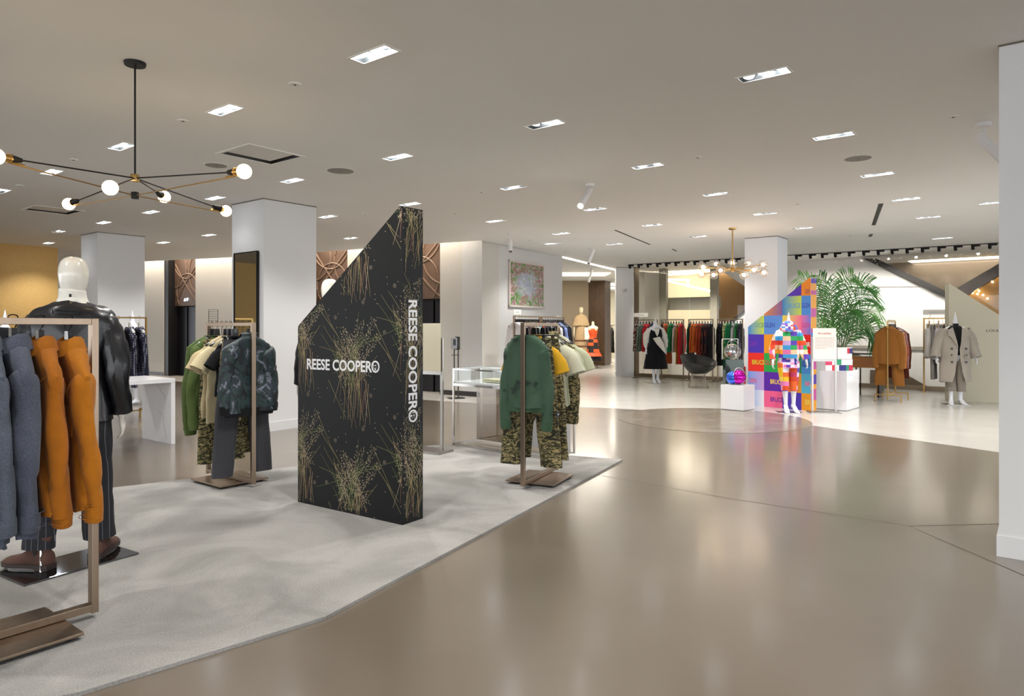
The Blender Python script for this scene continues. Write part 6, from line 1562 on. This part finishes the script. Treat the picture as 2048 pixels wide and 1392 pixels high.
# ================================================================ plinths, bags, boxes
def plinth(label, corner, a, b, h, m, nm='display_plinth'):
    a, b = Vector(a), Vector(b); t = thing(nm, label, 'plinth', corner)
    bm = BM(); prism(bm, [Vector((0, 0, .012)), a, a + b, b] if False else [Vector((0, 0, .012)), a + Vector((0, 0, .012)), a + b + Vector((0, 0, .012)), b + Vector((0, 0, .012))], (0, 0, h - .012)); bmesh.ops.recalc_face_normals(bm, faces=bm.faces[:])
    bmesh.ops.bevel(bm, geom=bm.edges[:], offset=.004, segments=2, affect='EDGES'); build('plinth_body', bm, m, t, smooth=False)
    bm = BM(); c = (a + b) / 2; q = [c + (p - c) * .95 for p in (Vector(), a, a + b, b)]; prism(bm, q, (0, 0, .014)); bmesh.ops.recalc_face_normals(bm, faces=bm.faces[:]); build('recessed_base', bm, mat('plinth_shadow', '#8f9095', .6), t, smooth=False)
p0 = FL(1487, 823); plinth('small white cube plinth carrying the magenta ball bag, left of the rainbow panel', p0, (-.30, .27, 0), (.29, .29, 0), .425, M_white)
g = thing('ball_bag', 'glossy magenta and blue ball-shaped bag on the small white cube plinth', 'bag', p0 + Vector((-.03, .27, .425)), 0)
bm = BM(); sphere(bm, Vector((.035, 0, .13)), .125, 32); build('magenta_half', bm, mat('magenta_gloss', '#c414b0', .06, .75), g)
bm = BM(); sphere(bm, Vector((-.05, .035, .118)), .112, 32); build('blue_half', bm, mat('blue_gloss', '#3f6be0', .08, .75), g)
bm = BM(); tube(bm, smooth_pts([(-.06, -.03, .19), (-.02, -.04, .27), (.05, -.04, .285), (.12, -.03, .22), (.15, -.01, .13)], 6), .009, 10); build('handle', bm, M_chrome, g)
p1 = g2(*PT(1467, 0, 12.45).xy); plinth('dark green glossy plinth under the clear bag', p1 + Vector((-.14, 0, 0)), (.31, -.04, 0), (.04, .31, 0), .82, mat('green_gloss', '#0d3527', .12, coat=.5))
p2 = g2(*PT(1479, 0, 13.05).xy); plinth('small red and brown block behind the dark green plinth', p2 + Vector((-.05, 0, 0)), (.17, 0, 0), (0, .2, 0), .66, ramp_mat('red_brown_block', [(0, '#8c3a1e'), (.5, '#b3242a')], scale=3, detail=0, rough=.5), nm='display_block')
g = thing('clear_bag', 'transparent round handbag with silver trim on the dark green plinth', 'bag', p1 + Vector((.02, .12, .82)), rad(-10))
bm = BM(); sphere(bm, Vector((0, 0, .14)), 1, 28, s=(.14, .06, .135)); build('bag_body', bm, glass('clear_pvc', (.9, .93, .95), .25, rough=.05), g)
bm = BM()
for y in (-.05, .05): tube(bm, [Vector((.14 * math.cos(2 * PI * k / 36), y, .14 + .135 * math.sin(2 * PI * k / 36))) for k in range(37)], .006, 6, caps=False)
tube(bm, smooth_pts([(-.1, 0, .24), (-.07, 0, .32), (.0, 0, .35), (.07, 0, .32), (.1, 0, .24)], 5), .006, 8); build('silver_trim', bm, M_chrome, g)
bm = BM(); box(bm, (-.05, 0, .1), (.06, .04, .07), bev=.01); build('inner_pouch', bm, mat('pouch_orange', '#c8643a', .5), g)
bm = BM()
for a_, b_ in (((-.17, .02, 0), (-.17, .02, .37)), ((.12, .02, 0), (.12, .02, .37)), ((-.17, .02, .37), (.12, .02, .37))): bar(bm, a_, b_, .012)
g2_ = tag(build('bag_frame', bm, M_white, smooth=False, loc=p1 + Vector((.02, .16, .82))), 'thin white square frame standing behind the clear bag', 'frame')
p3 = FL(1693.6, 823); plinth('larger white glossy plinth with patterned boxes, right of the rainbow panel', p3, (-.37, .35, 0), (.47, .53, 0), .667, M_white)
top = p3 + Vector((.03, .40, .667))
M_bx = mat('box_white', '#eceaea', .4)
def box_thing(label, c, s, rz, squares):
    g = thing('gift_box', label, 'box', c, rz, 'patterned boxes on the white plinth'); bm = BM(); box(bm, (0, 0, s[2] / 2), s, bev=.003); build('box_body', bm, M_bx, g, smooth=False)
    bm = BM(); box(bm, (0, 0, s[2] - .012), (s[0] + .004, s[1] + .004, .024), bev=.002); build('box_lid', bm, M_bx, g, smooth=False)
    for x0, x1, z0, z1, c_ in squares:
        bm = BM(); box(bm, ((x0 + x1) / 2, -s[1] / 2 - .0026, (z0 + z1) / 2), (x1 - x0, .001, z1 - z0)); build('colour_square', bm, mat('bx_' + c_[1:], c_, .5), g, smooth=False)
box_thing('wide white box with red, pink and navy squares, lowest on the right-hand plinth', top + Vector((-.06, -.05, 0)), (.47, .26, .19), rad(2), [(-.235, -.12, .095, .16, '#d8406a'), (-.12, -.05, 0, .095, '#d02840'), (.0, .12, 0, .095, '#2a2a78'), (.12, .17, 0, .095, '#2a8a70'), (.17, .235, 0, .095, '#c02a4a'), (-.05, .04, .1, .19, '#2a9a6a')])
box_thing('smaller white box with a red and navy corner stacked on the wide box', top + Vector((.05, -.05, .19)), (.25, .22, .20), rad(2), [(.04, .08, .10, .19, '#c82a3a'), (.08, .125, .10, .19, '#2a2a78')])
# wood and black display desk behind
dp = g2(*PT(1722, 0, 14.1).xy); t = thing('display_desk', 'orange wood display desk with black frame and glass case beyond the white plinth', 'desk', dp, rad(-38))
for c_, s_, nm, mm in (((0, 0, .70), (.72, .42, .22), 'wood_drawer_box', mat('orange_wood', '#b3713a', .4, var=.12, scale=6, stretch=(1, 8, 8))), ((0, 0, .865), (.78, .46, .02), 'desk_top', M_black), ((.36, 0, .43), (.03, .46, .86), 'side_panel', M_black), ((.335, 0, .43), (.02, .44, .84), 'wood_side', mat('orange_wood', '#b3713a', .4))):
    bm = BM(); box(bm, c_, s_); build(nm, bm, mm, t, smooth=False)
bm = BM(); box(bm, (-.1, -.02, .80), (.45, .34, .10)); build('glass_case', bm, M_glass, t, smooth=False)
for x in (-.35, -.05):
    for y in (-.2, .2): bm = BM(); bar(bm, (x, y, 0), (x, y, .6), .022); build('leg', bm, M_black, t, smooth=False)

# ================================================================ palm
M_leaf = mat('palm_leaf', '#3f7d33', .45, var=.35, scale=2.5); M_leaf2 = mat('palm_leaf_light', '#6ba54a', .45, var=.3, scale=2.5)
M_stem = mat('palm_stem', '#5d7a34', .5)
pp = g2(*PT(1674, 0, 13.9).xy); t = thing('potted_palm', 'tall green palm with arching fronds behind the rainbow panel and white sign', 'plant', pp)
bm = BM(); lathe(bm, [(.0, 0), (.17, 0), (.22, .38), (.225, .42), (.205, .42), (.19, .38), (0, .37)], 28); build('plant_pot', bm, mat('pot_grey', '#8f8d8a', .5), t)
bm = BM(); lathe(bm, [(0, .375), (.19, .38), (0, .39)], 20); build('soil', bm, mat('soil', '#2e241c', .9), t)
rp = random.Random(4)
fr = [((1655, 640), (1632, 578), (1594, 552), -.2), ((1664, 630), (1655, 575), (1636, 549), .3), ((1690, 625), (1712, 575), (1742, 566), -.25), ((1702, 655), (1732, 622), (1762, 625), .2),
      ((1705, 668), (1736, 655), (1760, 685), -.3), ((1655, 668), (1628, 640), (1602, 655), .2), ((1682, 610), (1692, 562), (1708, 548), .35), ((1690, 676), (1716, 648), (1742, 648), .35),
      ((1668, 650), (1662, 600), (1668, 560), -.35), ((1660, 672), (1640, 655), (1625, 680), -.4), ((1698, 640), (1722, 596), (1754, 590), .0), ((1676, 660), (1690, 622), (1712, 615), -.45), ((1664, 640), (1644, 600), (1612, 590), .1)]
for i, (a_, b_, c_, dd) in enumerate(fr):
    Y = 13.9
    P = smooth_pts([Vector((rp.uniform(-.04, .04), rp.uniform(-.04, .04), .36)), PT(1674 + (a_[0] - 1674) * .35, 715, Y + dd * .15) - pp, PT(a_[0], a_[1], Y + dd * .4) - pp, PT(b_[0], b_[1], Y + dd * .8) - pp, PT(c_[0], c_[1], Y + dd * 1.2) - pp], 11)
    n = len(P); bm = BM(); tube(bm, P, [lerp(.013, .003, q / (n - 1)) for q in range(n)], 6)
    st = build('frond_stem', bm, M_stem, t)
    bm = BM(); i0 = int(n * .42)
    for q in range(i0, n - 1):
        for sub in (0,):
            for s in (-1, 1):
                p = P[q].lerp(P[q + 1], sub); d = (P[q + 1] - P[q]).normalized(); side = d.cross(Vector((0, -1, .15))).normalized() * s
                f = (q + sub - i0) / (n - 1 - i0); ln = .46 * (math.sin(PI * (.18 + .74 * f)) ** .8) + .05
                dr = (side * .8 + d * .75 + Vector((rp.uniform(-.12, .12), rp.uniform(-.3, .3), rp.uniform(-.1, .1)))).normalized()
                w_ = dr.cross(Vector((rp.uniform(-.2, .2), -1, .2))).normalized() * .0115
                m1 = p + dr * ln * .45 + Vector((0, 0, -.02)); m2 = p + dr * ln * .8 + Vector((0, 0, -.06 * ln / .3)); e = p + dr * ln + Vector((0, 0, -.13 * ln / .3))
                v = [bm.verts.new(x) for x in (p - w_ * .4, p + w_ * .4, m1 - w_, m1 + w_, m2 - w_ * .6, m2 + w_ * .6, e)]
                bm.faces.new((v[0], v[1], v[3], v[2])); bm.faces.new((v[2], v[3], v[5], v[4])); bm.faces.new((v[4], v[5], v[6]))
    o = build('frond_leaflets', bm, M_leaf if i % 3 else M_leaf2, st);
